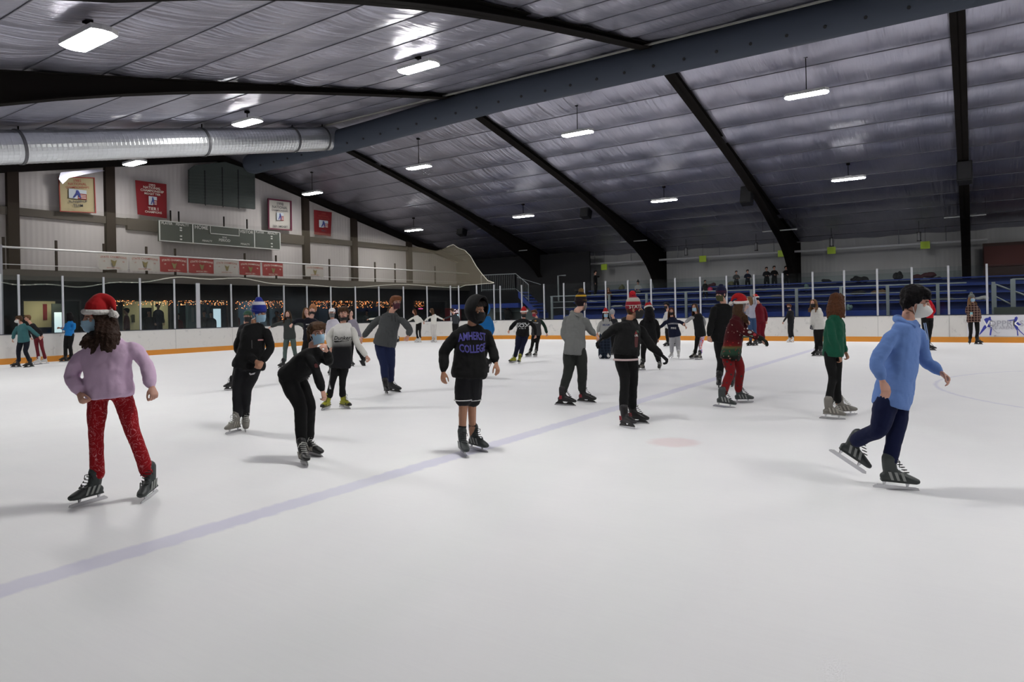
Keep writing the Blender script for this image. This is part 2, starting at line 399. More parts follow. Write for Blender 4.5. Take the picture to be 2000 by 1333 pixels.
# ---- mezzanine in front of the gable, lobby below it
deckm = mat('deck_edge', (.06, .052, .042), .7)
mb = MB().box(WX, NY, 3.18, -29.25, WY, 3.34); mb.box(-29.4, NY, 3.05, -29.2, WY, 3.42); mb.box(-29.4, NY, 3.42, -29.36, WY, 3.46)
tag(mb.build('trim_mezzanine', deckm), kind='structure')
railt = thing('balcony_railing', 'pale pipe railing of the balcony below the gable wall', 'railing', (-29.25, 10, 3.42))
MB().tube([(-29.25, NY, 4.25), (-29.25, WY, 4.25)], .04, 8).build('top_rail', white_metal, railt)
MB().tube([(-29.25, NY, 3.62), (-29.25, WY, 3.62)], .015, 6).build('lower_rail', white_metal, railt)
for p in (8, 111, 204, 287, 343, 479, 540, 644, 733, 772, 850):
    y = at(p, 520, X=-29.3).y; MB().box(-29.36, y-.04, 3.42, -29.3, y+.04, 4.62).build('rail_post', brown_steel, railt)
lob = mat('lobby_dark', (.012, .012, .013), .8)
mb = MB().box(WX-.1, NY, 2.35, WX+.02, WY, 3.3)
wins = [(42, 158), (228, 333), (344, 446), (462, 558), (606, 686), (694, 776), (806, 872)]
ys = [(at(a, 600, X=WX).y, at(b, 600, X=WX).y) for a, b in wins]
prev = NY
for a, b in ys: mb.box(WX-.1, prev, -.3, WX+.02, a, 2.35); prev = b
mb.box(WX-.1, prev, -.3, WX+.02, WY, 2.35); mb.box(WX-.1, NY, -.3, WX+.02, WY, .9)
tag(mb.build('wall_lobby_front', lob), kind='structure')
for k, (a, b) in enumerate(ys):
    mb = MB().box(WX-.06, a, .9, WX-.04, b, 2.35)
    fr = MB().box(WX-.1, a, .9, WX+.04, a+.06, 2.35).box(WX-.1, b-.06, .9, WX+.04, b, 2.35).box(WX-.1, a, 2.3, WX+.04, b, 2.36).box(WX-.1, a, .9, WX+.04, b, .95)
    f = fr.build('window_%d' % (k+1), mat('window_frame', (.02, .02, .02), .5)); tag(f, kind='structure'); mb.build('window_pane', glassm, f)
LX = -37.0
mb = MB().box(LX-.1, NY, -.3, LX, WY, 3.3)
tag(mb.build('wall_lobby_back', mat('lobby_back', (.035, .05, .062), .8)), kind='structure')
tag(MB().box(LX, NY, 2.75, WX-.1, WY, 2.85).build('ceiling_lobby', mat('lobby_ceiling', (.06, .06, .06), .9)), kind='structure')
tag(MB().box(LX, NY, -.1, WX-.1, WY, 0).build('floor_lobby', mat('lobby_floor', (.05, .05, .05), .8)), kind='structure')
def lobby_panel(name, p0, p1, z0, z1, m, X=LX+.12, label=None, cat=None, d=.06):
    a = at(p0, 600, X=X).y; b = at(p1, 600, X=X).y; o = MB().box(X-d, a, z0, X, b, z1).build(name, m)
    if label: tag(o, label, cat)
    else: tag(o, kind='structure')
    return o
cream = mat('cream_wall', (.55, .50, .33), .8)
lobby_panel('wall_cream', 40, 108, 0, 2.75, cream, X=LX+1.2, d=.2); lobby_panel('wall_cream_b', 243, 272, 0, 2.75, cream, X=LX+1.2, d=.2)
lobby_panel('wall_cream_c', 300, 330, 0, 2.75, cream, X=LX+1.4, d=.2); lobby_panel('wall_cream_d', 272, 300, 2.1, 2.75, cream, X=LX+1.2, d=.2)
bluew = mat('blue_wall', (.10, .17, .22), .8)
for i, (a, b) in enumerate(((332, 350), (366, 410), (455, 520), (530, 560), (622, 640), (722, 740))): lobby_panel('wall_blue_%s' % 'abcdef'[i], a, b, 0, 2.6, bluew, X=LX+1.6, d=.2)
day = mat('daylight_pane', (.6, .65, .6), .5, emit=(.75, .9, 1), estr=.9)
for k, (a, b, z0, z1) in enumerate(((106, 122, .7, 1.9), (417, 431, .9, 2.0))):
    lobby_panel('door_%d' % (k+1), a-5, b+5, 0, 2.3, mat('door_frame_dark', (.02, .03, .03)), X=LX+1.9, d=.05); 
    o = lobby_panel('door_pane_%d' % (k+1), a, b, z0, z1, day, X=LX+1.95, d=.03)
tag(bpy.data.objects['door_pane_1'], kind='structure')
# counter, notices and pictures seen through the windows
lobby_panel('service_counter', 62, 100, 0, 1.25, mat('counter_navy', (.02, .03, .06), .5), X=WX-1.2, label='dark navy service counter inside the lobby behind leftmost window', cat='counter', d=.8)
lobby_panel('red_banner', 84, 92, 1.55, 2.3, mat('banner_red_in', (.22, .02, .03), .8), X=LX+1.23, label='small dark red pennant on the cream lobby wall', cat='pennant', d=.02)
lobby_panel('wall_screen', 44, 58, 1.3, 1.8, mat('screen_dark', (.01, .015, .02), .3), X=LX+1.29, label='dark wall screen inside the lobby beside the counter', cat='screen', d=.08)
lobby_panel('wall_sign', 411, 452, 2.15, 2.35, mat('sign_grey', (.25, .28, .32), .6), X=LX+2.6, label='plain grey header sign above the lobby doors', cat='sign', d=.06)
for k, p in enumerate((374, 384, 394, 404)):
    lobby_panel('notice_sheet', p, p+5, 1.3, 2.1, mat('notice', (.2, .25, .3), .7), X=LX+1.615, label='pale notice sheet on the blue lobby wall', cat='notice', d=.01)['group'] = 'notice sheets on the lobby wall'
for p in (258, 312):
    lobby_panel('picture_frame', p, p+5, 1.35, 1.75, mat('pic', (.05, .05, .03), .5), X=LX+(1.27 if p == 258 else 1.47), label='small dark framed picture on the cream lobby wall', cat='picture')['group'] = 'small pictures on the cream wall'
# lobby lamps
for y, c, e in ((9, (1, .9, .65), 9), (14.0, (1, .85, .6), 12), (19, (.8, .9, 1), 9), (25, (.8, .9, 1), 5), (31, (.8, .9, 1), 1.5)):
    t = thing('lobby_ceiling_light', 'flat ceiling light panel inside the lobby', 'ceiling light', (-34.5, y, 2.7), 'lobby ceiling lights')
    MB().box(-35.0, y-.6, 2.68, -34.0, y+.6, 2.75).build('housing', white_metal, t)
    MB().box(-34.95, y-.55, 2.665, -34.05, y+.55, 2.68).build('diffuser', mat('lobby_diffuser_%d' % e, (.8, .8, .8), emit=c, estr=e), t)
# warm string lights along the window heads
random.seed(11)
bulbm = mat('warm_bulb', (.8, .4, .1), emit=(1, .26, .06), estr=3.5)
bulbw = mat('pale_bulb', (.8, .6, .4), emit=(1, .52, .26), estr=4)
cordm = mat('dark_cord', (.01, .02, .01))
for k, (p0, p1) in enumerate(((226, 282), (284, 338), (344, 386), (388, 448), (460, 506), (510, 553), (608, 645), (648, 688), (694, 730), (736, 776), (812, 828))):
    a = at(p0, 600, X=WX+.1).y; b = at(p1, 600, X=WX+.1).y
    pos = ['above the cream lobby wall', 'left of the framed picture window', 'over the notice board window', 'above the grey header sign', 'behind the blue beanie skater', 'over the blue lobby wall', 'left of the cap-wearing skater', 'behind the white hooded skater', 'behind the tall grey hoodie skater', 'beside the tall skater in glasses', 'small cluster above the white-topped skaters'][k]
    t = thing('string_lights', 'warm icicle string lights ' + pos, 'string lights', (WX+.09, a, 2.3), 'icicle string lights along the lobby windows')
    MB().tube([(WX+.09, a, 2.32), (WX+.09, (a+b)/2, 2.30), (WX+.09, b, 2.32)], .006, 5).build('cord', cordm, t)
    m1 = MB(); m2 = MB(); n = int((b-a)*(38 if p0 > 450 else 30))
    for i in range(n):
        y = random.uniform(a, b); z = 2.33 - (.42 if p0 > 450 else .22)*random.random()**1.4
        (m1 if random.random() < .7 else m2).ball((WX+.09+random.uniform(-.02, .02), y, z), random.uniform(.009, .018), 5, 4)
    if k == 5:
        for i in range(16): m1.ball((WX+.09, b-random.uniform(0, .12), random.uniform(1.2, 2.3)), .016, 5, 4)
    o = m1.build('bulbs', bulbm, t); o['kind'] = 'stuff'; o = m2.build('pale_bulbs', bulbw, t); o['kind'] = 'stuff'

# ---- green-grey protective net across the rink end and corner
def net_mat():
    m = bpy.data.materials.new('net'); m.use_nodes = True; nt = m.node_tree; N = nt.nodes; b = N['Principled BSDF']; b.inputs['Base Color'].default_value = (.26, .23, .17, 1); b.inputs['Roughness'].default_value = .9
    b.inputs['Specular IOR Level'].default_value = 0
    t = N.new('ShaderNodeBsdfTransparent'); mx = N.new('ShaderNodeMixShader')
    geo = N.new('ShaderNodeNewGeometry'); sep = N.new('ShaderNodeSeparateXYZ'); nt.links.new(geo.outputs['Position'], sep.inputs[0])
    r = N.new('ShaderNodeMapRange'); nt.links.new(sep.outputs[0], r.inputs[0]); r.inputs[1].default_value = -28.2; r.inputs[2].default_value = -25.5; r.inputs[3].default_value = .10; r.inputs[4].default_value = .40
    n = N.new('ShaderNodeTexNoise'); n.inputs['Scale'].default_value = .8; a = N.new('ShaderNodeMath'); a.operation = 'MULTIPLY_ADD'; nt.links.new(n.outputs['Fac'], a.inputs[0]); a.inputs[1].default_value = .14; 
    a2 = N.new('ShaderNodeMath'); a2.operation = 'ADD'; nt.links.new(r.outputs[0], a2.inputs[0]); a2.inputs[1].default_value = -.07; nt.links.new(a2.outputs[0], a.inputs[2])
    nt.links.new(a.outputs[0], mx.inputs[0]); nt.links.new(t.outputs[0], mx.inputs[1]); nt.links.new(b.outputs[0], mx.inputs[2]); nt.links.new(mx.outputs[0], N['Material Output'].inputs[0]); return m
net = thing('protective_net', 'beige protective net hanging above the end glass and corner', 'net', (RX-.1, 12, 3.1))
prof = [(-30, 392), (30, 396), (214, 415), (400, 434), (595, 450), (690, 463), (745, 470), (768, 481), (800, 483), (826, 483), (850, 491), (868, 487), (886, 477), (900, 486), (916, 491), (930, 518), (942, 535), (956, 551), (965, 556)]
def netpt(px):
    if px < 640: q = at(px, 560, X=RX-.1); return q.x, q.y
    a = arc_at(px); return CX-(CR+.1)*math.cos(a), CY+(CR+.1)*math.sin(a)
vs = []; fs = []; n = 90; topl = []; botl = []
for i in range(n+1):
    px = -30 + 995*i/n; x, y = netpt(px)
    for (a, b), (c, d) in zip(prof, prof[1:]):
        if a <= px <= c: ty = b + (d-b)*(px-a)/(c-a)
    by = (551 + 8*math.sin(px*.012)+2.5*math.sin(px*.05) if px < 560 else 559 + 3*math.sin(px*.03) - (4 if px > 900 else 0))
    zb = zat(x, y, by); zt = max(zat(x, y, ty), zb+.02); fo = .05*math.sin(px*.3)
    for k in range(5): vs.append((x+fo, y-fo, zb+(zt-zb)*k/4))
    topl.append((x+fo, y-fo, zt)); botl.append((x+fo, y-fo, zb))
for i in range(n):
    for k in range(4): a = i*5+k; fs.append((a, a+5, a+6, a+1))
mb = MB(); mb.add(vs, fs); o = mb.build('netting', net_mat(), net, smooth=True)
cord = mat('pale_rope', (.5, .48, .42), .8)
MB().tube(botl, .022, 6).build('hem_rope', cord, net)
MB().tube(topl[-9:], .022, 6).build('edge_rope', cord, net)
MB().box(RX-.14, 5, 0, RX-.02, at(4, 600, X=RX).y, 0.01)
q = at(3, 600, X=RX-.08); MB().box(q.x-.08, q.y-.12, 0, q.x+.02, q.y+.05, zat(q.x, q.y, 478)).build('net_pole', mat('pole_grey', (.25, .25, .27), .4, .5), net)

# ---- LED fixtures
lens = mat('led_lens', (1, 1, 1), emit=(1, .985, .95), estr=LAMP)
housem = mat('led_housing', (.5, .5, .5), .4)
def fixture(x, y, z, k, L=1.25, W=.42):
    words = {(-11.8, 5.4): 'nearest big white LED light at the upper left', (-11.8, 13.3): 'white LED light above the middle of the near roof slope',
             (-19.6, 13.3): 'white LED light just in front of the spiral duct', (-27.5, 13.3): 'white LED light peeping out under the spiral duct',
             (-4.0, 22): 'rod-hung LED light nearest the blue duct at right', (-11.8, 22): 'rod-hung LED light second along the ridge row', (-19.6, 22): 'rod-hung LED light third along the ridge row', (-27.5, 22): 'rod-hung LED light in front of the gable wall banners',
             (-4.0, 30.3): 'LED light over the right end of the bleachers', (-11.8, 30.3): 'LED light over the middle of the bleachers', (-19.6, 30.3): 'LED light over the left end of the bleachers', (-27.5, 30.3): 'LED light above the protective net corner'}
    t = thing('ceiling_light', words.get(k, 'white LED rink light out of the picture above the near ice'), 'ceiling light', (x, y, z), 'LED lights over the ice')
    vs = []
    def slab(z0, z1, l, w, c=.35):
        pts = [(l/2, -w/2*c), (l/2-w*.18, -w/2), (-l/2+w*.18, -w/2), (-l/2, -w/2*c), (-l/2, w/2*c), (-l/2+w*.18, w/2), (l/2-w*.18, w/2), (l/2, w/2*c)]
        return MB().prism([(x+p, y+q, z0) for p, q in pts], (0, 0, z1-z0))
    slab(z, z+.014, L*.97, W*.93).build('lens', lens, t); slab(z+.014, z+.10, L, W).build('housing', housem, t)
    MB().box(x-.12, y-.05, z+.10, x+.12, y+.05, z+.16).build('bracket', housem, t)
    MB().tube([(x, y, z+.15), (x, y, roofz(y)-.05)], .014, 6).build('rod', dark_steel, t)
    MB().box(x-.06, y-.06, roofz(y)-.1, x+.06, y+.06, roofz(y)-.03).build('mount', dark_steel, t)
    return t
LT = {(-11.8, 5.4): (172, 78), (-11.8, 13.3): (817, 132), (-19.6, 13.3): (483, 240), (-27.5, 13.3): (263, 319),
      (-4.0, 22): (1575, 185), (-11.8, 22): (1128, 261), (-19.6, 22): (818, 327), (-27.5, 22): (610, 378),
      (-4.0, 30.3): (1657, 350), (-11.8, 30.3): (1297, 392), (-19.6, 30.3): (1022, 423), (-27.5, 30.3): (808, 450)}
for gx in (-27.5, -19.6, -11.8, -4.0, 3.8, 11.6):
    for gy in (5.4, 13.3, 22, 30.3):
        k = (gx, gy)
        if k in LT:
            if gy < 20: q = at(*LT[k], X=gx) if k != (-11.8, 5.4) else at(*LT[k], Y=5.4)
            else: q = at(*LT[k], Y=gy if k != (-27.5, 22) else 23)
            fixture(q.x, q.y, q.z-.02, k)
        elif gy < 6 or gx > -5: fixture(gx, gy if k != (-4.0, 13.3) else 10.5, roofz(gy)-.55, k)

# ---- grey fabric duct along the ridge with a row of nozzles, and the spiral duct joining it
fab = thing('fabric_duct', 'long blue-grey fabric air duct with black nozzles along the ridge', 'air duct', (-14, 19.6, 8.4))
fabm = mat('duct_fabric', (.048, .058, .078), .75, 0, .2, bump=.15, bscale=4)
DR = .48
pts = []; 
bl = [(14, 8.60), (.42, 8.60), (-13.08, 8.62), (-16.3, 8.53), (-20.2, 8.38), (-24, 8.28), (-27.6, 8.22)]
def ductz(x):
    for (a, za), (b, zb) in zip(bl, bl[1:]):
        if b <= x <= a: return za + (zb-za)*(a-x)/(a-b)
    return bl[-1][1]
xs = [14-k*1.0 for k in range(42)] + [-27.6]
MB().tube([(x, 19.6, ductz(x)+DR-.05) for x in xs], [DR]*len(xs), 28).build('duct_body', fabm, fab, smooth=True)
for k in range(42):
    x = 12.0-k*.94
    if x < -27: break
    a = math.radians(-38); c = Vector((x, 19.6-math.cos(a)*DR, ductz(x)+DR-.05+math.sin(a)*DR)); n = Vector((0, -math.cos(a), math.sin(a)))
    MB().tube([c-n*.02, c+n*.025], .045, 8, dome=False).build('nozzle', black, fab)
tr = MB().obox((-7, 19.0, RZ-.28), (40, 0, 0), (0, .05, 0), (0, 0, .05)); tag(tr.build('trim_ridge', mat('ridge_strip', (.25, .25, .22), .6)), kind='structure')
galv = mat('galvanised', (.62, .64, .66), .28, .9, bump=.1, bscale=3)
sp = thing('spiral_duct', 'big galvanised spiral duct running down the roof slope at left', 'air duct', (-22, 10, 7))
def spz(y): return roofz(y)-.66
rr = []; pp = []
for k in range(0, 740):
    y = 19.55 - k*.027; 
    if y < .2: break
    pp.append((-22, y, spz(y)-.02)); rr.append(.47 + (.004 if k % 5 == 0 else 0))
MB().tube(pp, rr, 32, side=(1, 0, 0)).build('duct_body', galv, sp, smooth=False)
for y in (18.9, 17.4, 13.6, 8.1, 3): 
    d = Vector((0, 1, SL)).normalized(); c = Vector((-22, y, spz(y)-.02))
    MB().tube([c-d*.04, c+d*.04], .495, 32, side=(1, 0, 0), dome=False).build('joint_band', mat('band_dark', (.12, .12, .13), .5, .6), sp)
    MB().box(-22.01, y-.02, c.z+.45, -21.99, y+.02, roofz(y)-.05).build('hanger', dark_steel, sp)

# ---- loose flaps of torn insulation by the spiral duct
for nm, P in (('left', [(100, 336), (118, 338), (130, 360), (148, 345), (205, 334)]),):
    mb = MB(); q = [at(a, b, X=WX+.5) for a, b in [(118, 337), (190, 331), (204, 334), (160, 342), (134, 348), (122, 360), (114, 350)]]; mb.prism(q, (.03, 0, 0))
    tag(mb.build('insulation_flap', foil), 'torn silver insulation flap hanging above the cream banner', 'insulation flap')

# ---- things on the gable wall
BX = WX+.34
def quad(px0, py0, px1, py1, X=BX): return at(px0, py0, X=X), at(px1, py1, X=X)
def waving(name, tl, tr, br, bl, X, m, parent, amp=.03):
    P = [at(*p, X=X) for p in (tl, tr, br, bl)]; vs = []; fs = []; n, k2 = 14, 12
    for side in (0, 1):
        for j in range(k2+1):
            for i in range(n+1):
                u = i/n; v = j/k2; p = P[0]*(1-u)*(1-v) + P[1]*u*(1-v) + P[2]*u*v + P[3]*(1-u)*v
                p = p.copy(); p.x += amp*math.sin(u*9+v*2)*(.3+v) - side*.008; vs.append(p)
    N1 = (n+1)*(k2+1)
    for j in range(k2):
        for i in range(n):
            a = j*(n+1)+i; fs.append((a, a+n+1, a+n+2, a+1)); a += N1; fs.append((a, a+1, a+n+2, a+n+1))
    mb = MB(); mb.add(vs, fs); return mb.build(name, m, parent, smooth=True), P
YD, UP = (0, 1, 0), (0, 0, 1)
cream_b = mat('banner_cream', (.31, .26, .15), .9); red_b = mat('banner_red', (.15, .004, .007), .9); wht_b = mat('banner_white', (.36, .34, .31), .9)
maroon = mat('banner_maroon', (.09, .01, .03), .9); inkr = mat('ink_red', (.25, .04, .03), .9); inkw = mat('ink_white', (.55, .5, .45), .9); inkd = mat('ink_dark', (.05, .05, .06), .9); inkb = mat('ink_blue', (.03, .04, .16), .9); inkg = mat('ink_green', (.03, .1, .05), .9)
def emblem(root, c, w, h, X, horse=False):
    """small panel: blue and white left, red bars right, dark stick figure"""
    MB().box(X, c.y-w/2, c.z-h/2, X+.01, c.y+w/2, c.z+h/2).build('emblem_panel', mat('emblem_grey', (.35, .38, .42), .9), root)
    MB().box(X+.01, c.y, c.z-h/2, X+.014, c.y+w/2, c.z+h*.1).build('emblem_red', red_b, root)
    m = MB()
    for i in range(3): m.box(X+.014, c.y+.02, c.z-h*.4+i*h*.16, X+.017, c.y+w*.46, c.z-h*.4+i*h*.16+h*.06)
    m.build('emblem_stripes', inkw, root)
    m = MB(); f = lambda a, b: (X+.02, c.y+a*w, c.z+b*h)
    m.prism([f(-.3, -.42), f(-.2, -.42), f(-.02, -.05), f(.1, -.4), f(.18, -.4), f(.12, .1), f(.02, .42), f(-.1, .4), f(-.12, .1)], (.004, 0, 0)); m.build('emblem_figure', inkb, root)
def banner(name, label, tl, tr, br, bl, base, edge, lines, ink, em, foot, X=BX):
    c0 = at((tl[0]+br[0])/2, (tl[1]+br[1])/2, X=X); t = thing(name, label, 'banner', (X, c0.y, at(*bl, X=X).z))
    o, P = waving('cloth', tl, tr, br, bl, X, base, t)
    W = (P[1]-P[0]).length; Hh = (P[3]-P[0]).length
    if edge:
        for a, b in ((0, 1), (1, 2), (2, 3), (3, 0)): MB().tube([P[a]+Vector((.035, 0, 0)), P[b]+Vector((.035, 0, 0))], (.05 if edge is maroon else .025), 4).build('border', edge, t)
    up = (P[0]-P[3]).normalized(); xd = (P[1]-P[0]).normalized()
    for s, fr, sz in lines:
        c = P[0]*.5+P[1]*.5 - up*(Hh*fr) + Vector((.05, 0, 0)); lettering(s, sz*W*.8, c, xd, up, ink, t, bold=.01)
    c = P[0]*.5+P[1]*.5 - up*(Hh*em[0]) + Vector((.05, 0, 0)); emblem(t, c, em[1]*W, em[2]*Hh, c.x)
    for s, fr, sz in foot:
        c = P[0]*.5+P[1]*.5 - up*(Hh*fr) + Vector((.05, 0, 0)); lettering(s, sz*W*.8, c, xd, up, ink if ink is not inkr else inkd, t, bold=.01)
banner('championship_banner', 'cream championship banner with red edge on the gable wall', (114, 346), (183, 348), (186, 416), (117, 413), cream_b, inkr, [('1985', .10, .15), ('NATIONAL', .20, .13), ('CHAMPIONSHIPS', .30, .11)], inkr, (.50, .5, .28), [('RUNNER UP', .72, .12), ('TEAM', .84, .14)])
banner('championship_banner', 'bright red championship banner left of the record board', (264, 352), (325, 360), (327, 427), (268, 419), red_b, None, [('1993', .10, .14), ('NATIONAL', .18, .14), ('CHAMPIONSHIP', .27, .13), ('MIDGET TIER', .36, .11)], inkw, (.56, .26, .26), [('TIER I', .80, .17), ('CHAMPIONS', .90, .12)])
banner('championship_banner', 'white championship banner with maroon border below the roof beam', (523, 389), (567, 394), (568, 450), (524, 447), wht_b, maroon, [('1998', .13, .20), ('NATIONAL', .25, .17), ('CHAMPIONSHIPS', .36, .12)], inkd, (.56, .30, .26), [('TIER I MIDGET', .90, .13)])
banner('championship_banner', 'small red championship banner between the two brown columns', (613, 410), (648, 415), (647, 462), (613, 458), red_b, None, [('1999', .12, .16), ('NATIONAL', .22, .14), ('CHAMPIONSHIPS', .32, .11)], inkr, (.54, .5, .30), [('TIER I', .82, .15)])
# big slatted record board
t = thing('record_board', 'large dark green slatted board hanging at the gable peak', 'record board', at(430, 408, X=BX))
P = [at(*p, X=BX) for p in ((367, 396), (367, 332), (378, 324), (437, 317), (495, 336), (496, 409))]
MB().prism(P, (.12, 0, 0)).build('panel', mat('board_green', (.030, .040, .036), .7), t)
for p in (400, 434, 465): 
    a = at(p, 326+abs(p-437)*.2, X=BX+.13); b = at(p, 398+(p-367)*.1, X=BX+.13); MB().box(BX+.12, a.y-.02, b.z, BX+.14, a.y+.02, a.z).build('divider', black, t)
for j in range(9):
    f = .1+j*.098; a = at(369, 334+60*f, X=BX+.13); b = at(494, 338+70*f, X=BX+.13); MB().tube([a, b], .012, 4).build('slat_line', mat('slat_green', (.055, .065, .06), .7), t)
# scoreboard
SX = BX+.25
t = thing('scoreboard', 'wide dark green scoreboard with white frame reading HOME and VISITOR', 'scoreboard', at(430, 485, X=SX))
a = at(311, 430, X=SX); b = at(547, 487, X=SX); z0 = at(311, 471, X=SX).z; z1 = a.z
MB().box(SX-.15, a.y, z0, SX, b.y, z1).build('cabinet', mat('score_green', (.025, .035, .028), .6), t)
wf = mat('score_white', (.42, .43, .41), .6)
def sy(px): return at(px, 450, X=SX).y
for (p0, p1) in ((311, 376), (376, 496), (496, 547)):
    for zz in (z0, z1-.04): MB().box(SX, sy(p0), zz, SX+.03, sy(p1), zz+.04).build('frame_bar', wf, t)
for p in (311, 376, 496, 546): MB().box(SX, sy(p)-.02, z0, SX+.03, sy(p)+.03, z1).build('frame_bar', wf, t)
hh = z1-z0
for (ya, yb, za, zb) in ((sy(410), sy(467), z1-hh*.44, z1-hh*.40), (sy(410), sy(411), z1-hh*.44, z1), (sy(466), sy(467), z1-hh*.44, z1)): MB().box(SX, ya, za, SX+.03, yb, zb).build('clock_frame', wf, t)
for s, p, fz, sz in (('PLAYER', 326, .13, .15), ('PENALTY', 356, .13, .15), ('HOME', 393, .17, .24), ('VISITOR', 481, .17, .21), ('SOG', 438, .57, .12), ('PERIOD', 438, .72, .18), ('PENALTY', 404, .82, .12), ('PENALTY', 478, .83, .12), ('PLAYER', 507, .12, .145), ('PENALTY', 532, .12, .145)):
    lettering(s, sz, (SX+.012, sy(p), z1-hh*fz), YD, UP, wf, t, bold=.012)
for p in (353, 530):
    for fz in (.28, .40, .68, .84): MB().box(SX, sy(p)-.05, z1-hh*fz-.03, SX+.02, sy(p)+.05, z1-hh*fz+.03).build('dash_mark', wf, t)
for p in (336, 352, 440, 485): MB().box(SX-.12, sy(p)-.03, z1, SX-.08, sy(p)+.03, z1+.5).build('hanger', dark_steel, t)
# state banners tied to the balcony rail
sb = [(191, 250, 0), (252, 311, 0), (311, 366, 1), (367, 418, 1), (418, 465, 0), (466, 509, 1), (511, 553, 1), (595, 632, 0)]
nthw = ['first white', 'second white', 'first red', 'second red', 'white, between red ones,', 'third red', 'fourth red', 'small separate white']
for (p0, p1, red), wd in zip(sb, nthw):
    X = -29.17; a = at(p0, 500, X=X).y; b = at(p1, 500, X=X).y; z1 = 4.21; z0 = 3.56
    if p0 == 595: z0 = 3.62
    t = thing('state_banner', wd + ' state champions banner from the left on the balcony railing', 'banner', (X, (a+b)/2, z0), 'state champions banners along the balcony railing')
    vs = []; fs = []
    for j in range(5):
        for i in range(9): vs.append((X+.02*math.sin(i*1.3+j*.4), a+.02+(b-a-.04)*i/8, z1+(z0-z1)*j/4 - .015*math.sin(i)*(j > 0)))
    for j in range(4):
        for i in range(8): q = j*9+i; fs.append((q, q+9, q+10, q+1))
    m = MB(); m.add(vs, fs); m.add([v-Vector((.01, 0, 0)) for v in map(Vector, vs)], [f[::-1] for f in fs]); m.build('cloth', mat('state_red', (.22, .018, .018), .9) if red else wht_b, t, smooth=True)
    ik = inkw if red else inkr; c = (a+b)/2
    lettering('STATE CHAMPIONS', .098*(b-a)/1.0, (X+.035, c, z1-.13), YD, UP, ik, t, arc=.12, bold=.008)
    if p0 != 595:
        lettering('19', .09, (X+.035, c-.32*(b-a), z1-.32), YD, UP, ik, t); lettering('98', .09, (X+.035, c+.32*(b-a), z1-.32), YD, UP, ik, t)
    lettering('BANTAM TIER I', .08, (X+.035, c, z0+.07), YD, UP, ik, t)
    m = MB(); m.prism([(X+.035, c-.12, z1-.24), (X+.035, c-.03, z1-.5), (X+.035, c+.05, z1-.5), (X+.035, c+.13, z1-.24), (X+.035, c+.03, z1-.30)], (.004, 0, 0)); m.build('crest', mat('crest_olive', (.16, .13, .05), .9), t)
# ================================================================== FAR SIDE: bleachers, stairs, wall fittings
blue = mat('bleacher_blue', (.009, .030, .19), .5, 0, .4, var=.25, vscale=1.5)
navy = mat('riser_dark', (.012, .014, .024), .7)
railm = mat('rail_grey', (.22, .24, .25), .5, .3)
BX0, BX1 = -19.6, 2.6
bt = thing('bleachers', 'long blue spectator bleachers behind the far glass', 'bleachers', (-8, 33.4, 0))
MB().box(BX0, 33.0, -.1, BX1, 33.15, 1.25).build('front_wall', blue, bt)
rows = 5
for k in range(rows):
    y = 33.15+k*.95; z = .85+k*.36
    MB().box(BX0, y, z-.36 if k else -.1, BX1, y+.95, z).build('tread', navy, bt)
    MB().box(BX0, y+.5, z+.36, BX1, y+.85, z+.42).build('bench', blue, bt)
    MB().box(BX0, y+.86, z, BX1, y+.90, z+.34).build('riser', blue, bt)
MB().box(BX0, 37.9, 2.1, BX1, WY-.05, 2.35).build('top_deck', navy, bt)
MB().box(BX0, 39.0, 2.35, BX1, 39.1, 2.62).build('back_bench', blue, bt)
gr = thing('guard_rail', 'grey pipe guard rail along the front of the bleachers', 'railing', (-8, 32.9, 1.2))
for z, r in ((2.32, .03), (2.0, .02), (1.68, .02)): MB().tube([(BX0, 32.9, z), (-.2, 32.9, z)], r, 6).build('rail_bar', railm, gr)
for p in (1078, 1190, 1263, 1340, 1416, 1468, 1556, 1643, 1734, 1832, 1941):
    x = at(p, 590, Y=32.9).x; MB().box(x-.06, 32.86, 1.0, x+.06, 32.94, 2.32).build('rail_post', railm, gr)
# ramp railing at the right end
rr = thing('stair_railing', 'grey sloping stair railing at the right end of the bleachers', 'railing', (.3, 33, 1))
A = at(1945, 556, Y=32.9); B = at(2010, 580, Y=32.9)
MB().tube([A, B], .035, 6).build('hand_rail', railm, rr); MB().tube([at(1945, 580, Y=32.9), at(1982, 598, Y=32.9)], .03, 6).build('mid_rail', railm, rr)
for p, y0 in ((1941, 556), (1978, 545)): q = at(p, y0, Y=32.85); MB().box(q.x-.08, 32.8, .9, q.x+.08, 32.92, q.z).build('post', railm, rr)
q = at(1978, 546, Y=33.2); MB().tube([q, q+Vector((3, 0, 0))], .035, 6).build('upper_rail', railm, rr)
MB().box(at(1941, 600, Y=32.8).x, 32.75, .9, 2.4, 32.85, at(1975, 600, Y=32.8).z).build('side_panel', mat('panel_olive', (.06, .07, .06), .6), rr)
# glass screen behind the top row
tag(MB().box(BX0, 38.4, 2.35, -.4, 38.42, 3.05).build('back_screen', glassm), 'low clear screen along the top of the bleachers', 'glass screen')

